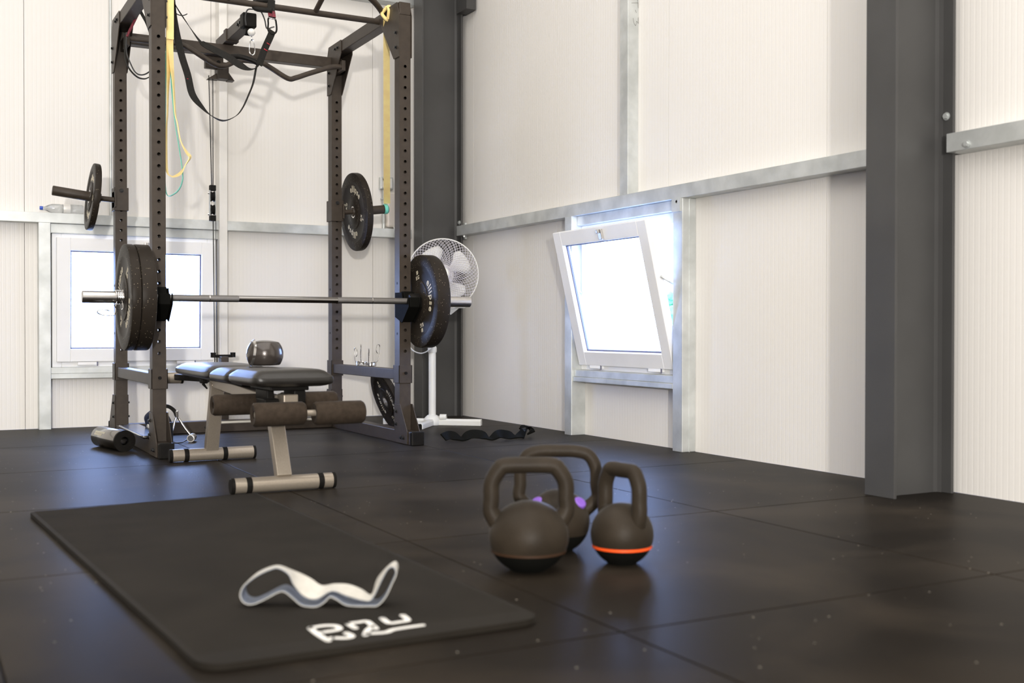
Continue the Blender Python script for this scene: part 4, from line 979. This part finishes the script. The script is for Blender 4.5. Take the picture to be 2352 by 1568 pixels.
for (bmx, off) in ((bo_, .0006), (bi_, -.0009)):
    ring = []
    for i in range(m_):
        t_ = (N_[(i+1) % m_]-N_[i-1]).normalized(); wv = (F_[i]-N_[i]).normalized(); nn = t_.cross(wv).normalized()
        def pt(base, o): return bmx.verts.new(base + nn*o)
        th_ = .0014
        e0 = off + th_/2; e1 = off - th_/2
        ring.append([pt(N_[i], e0), pt(N_[i].lerp(F_[i], .5), e0), pt(F_[i], e0), pt(F_[i], e1), pt(N_[i].lerp(F_[i], .5), e1), pt(N_[i], e1)])
    for i in range(m_):
        a, c = ring[i], ring[(i+1) % m_]
        for q in range(6): bmx.faces.new((a[q], a[(q+1)%6], c[(q+1)%6], c[q])).smooth = True
# outward side: the normals of the closed path decide which layer is outside; here the lining is the inner one
obj('outer_cloth', bi_, 'bandcloth', hb_); obj('inner_lining', bo_, 'bandin', hb_)

# ================================================================== KETTLEBELLS
def kettlebell(x, y, R_, H, hw, hr, yaw_, label, ring=None, marks=False, name='kettlebell', shape=0., topw=.62, sq=1.):
    """R_ body radius, H overall height, hw outer width of the handle, hr handle thickness radius"""
    r = thing(name, label, 'kettlebell', (x, y, 0), 'kettlebells on the floor')
    rot = Matrix.Translation((x, y, 0)) @ Matrix.Rotation(yaw_, 4, 'Z'); rotb = rot @ Matrix.Scale(sq, 4, (0, 0, 1))
    zc = R_*.93; b = B(); prof = [(0, .0)]
    zb = zc - R_*.93
    for i in range(0, 25):
        a = -PI/2 + PI*i/24; z = zc + R_*math.sin(a); rr = R_*math.cos(a)
        if z < .004: continue
        prof.append((rr, z))
    fr = math.sqrt(max(0, R_*R_ - (zc-.004)**2)); prof.insert(1, (fr*.92, 0)); prof.insert(2, (fr*1.0, .003)); prof[-1] = (0, prof[-1][1])
    zs = zc*.60
    up = [(0, zs)] + [p for p in prof if p[1] > zs+.002]; up.insert(1, (math.sqrt(R_*R_-(zs-zc)**2), zs)); lo_ = [p for p in prof if p[1] <= zs-.001] + [(math.sqrt(R_*R_-(zs-zc)**2), zs), (0, zs)]
    lathe(b, up, n=56); b.transform(rotb); obj('body', b, 'iron', r)
    b = B(); lathe(b, lo_, n=56); b.transform(rotb); obj('rubber_base', b, 'rubberbase', r)
    if ring:
        b = B(); rr = math.sqrt(R_*R_-(zs-zc)**2); lathe(b, [(rr-.002, zs-.0035), (rr+.0012, zs-.003), (rr+.0015, zs+.003), (rr-.002, zs+.0042)], n=56, close=True); b.transform(rotb); obj('colour_ring', b, ring, r)
    # handle
    w_ = hw/2 - hr; zt = H - hr; za = zc + R_*.42
    xa = math.sqrt(R_*R_ - (za-zc)**2)*.80; za *= sq
    path = [(-xa*.86, 0, za-.020), (-w_*1.0+shape*.3, 0, za+.022), (-w_-shape*.0, 0, za+(zt-za)*.42), (-w_*(.985), 0, za+(zt-za)*.70), (-w_*.80, 0, zt-.010), (-w_*topw, 0, zt), (0, 0, zt+.001),
            (w_*topw, 0, zt), (w_*.80, 0, zt-.010), (w_*.985, 0, za+(zt-za)*.70), (w_+shape*.0, 0, za+(zt-za)*.42), (w_*1.0-shape*.3, 0, za+.022), (xa*.86, 0, za-.020)]
    b = B(); tube(b, path, lambda t_: hr*(1+.22*max(0, abs(t_-.5)*2-.80)/.2), n=20, k=6); b.transform(rot); obj('handle', b, 'iron', r)
    if marks:
        for s in (-1, 1):
            b = B(); cyl(b, (s*.040, -.014, za-.004), (s*.054, -.030, za+.020), .019, .016, n=20); b.transform(rot); obj('colour_mark', b, 'purple', r, .004)
    return r
kettlebell(1.223, 2.180, .0900, .2530, .205, .0185, math.radians(-25), 'black kettlebell with dull brown ring, front left of the three', 'rust', sq=.90)
kettlebell(1.448, 2.140, .0730, .2330, .152, .0180, math.radians(-82), 'black kettlebell with bright orange ring at the right', 'orange')
kettlebell(1.396, 2.341, .0775, .2580, .217, .0155, math.radians(-30), 'black kettlebell with purple handle marks, behind the other two', None, True, topw=.45)

# outside the open window
sh_ = thing('shrub', 'slim green shrub outside, seen through the gap beside the tilted window', 'plant', (5.0, 6.725, -.3))
b = B(); tube(b, [(5.0, 6.725, -.3), (5.01, 6.73, .2), (5.0, 6.725, .72)], .012, n=8); obj('stem', b, 'green', sh_)
for i in range(9):
    b = B(); bmesh.ops.create_icosphere(b, subdivisions=2, radius=random.uniform(.030, .045))
    for v in b.verts: v.co *= 1 + noise.noise(v.co*40 + Vector((i, 0, 0)))*.5
    bmesh.ops.translate(b, verts=b.verts, vec=(5.0+random.uniform(-.03, .03), 6.725+random.uniform(-.03, .03), .62+i*.022))
    obj('leaf_cluster', b, 'green', sh_)
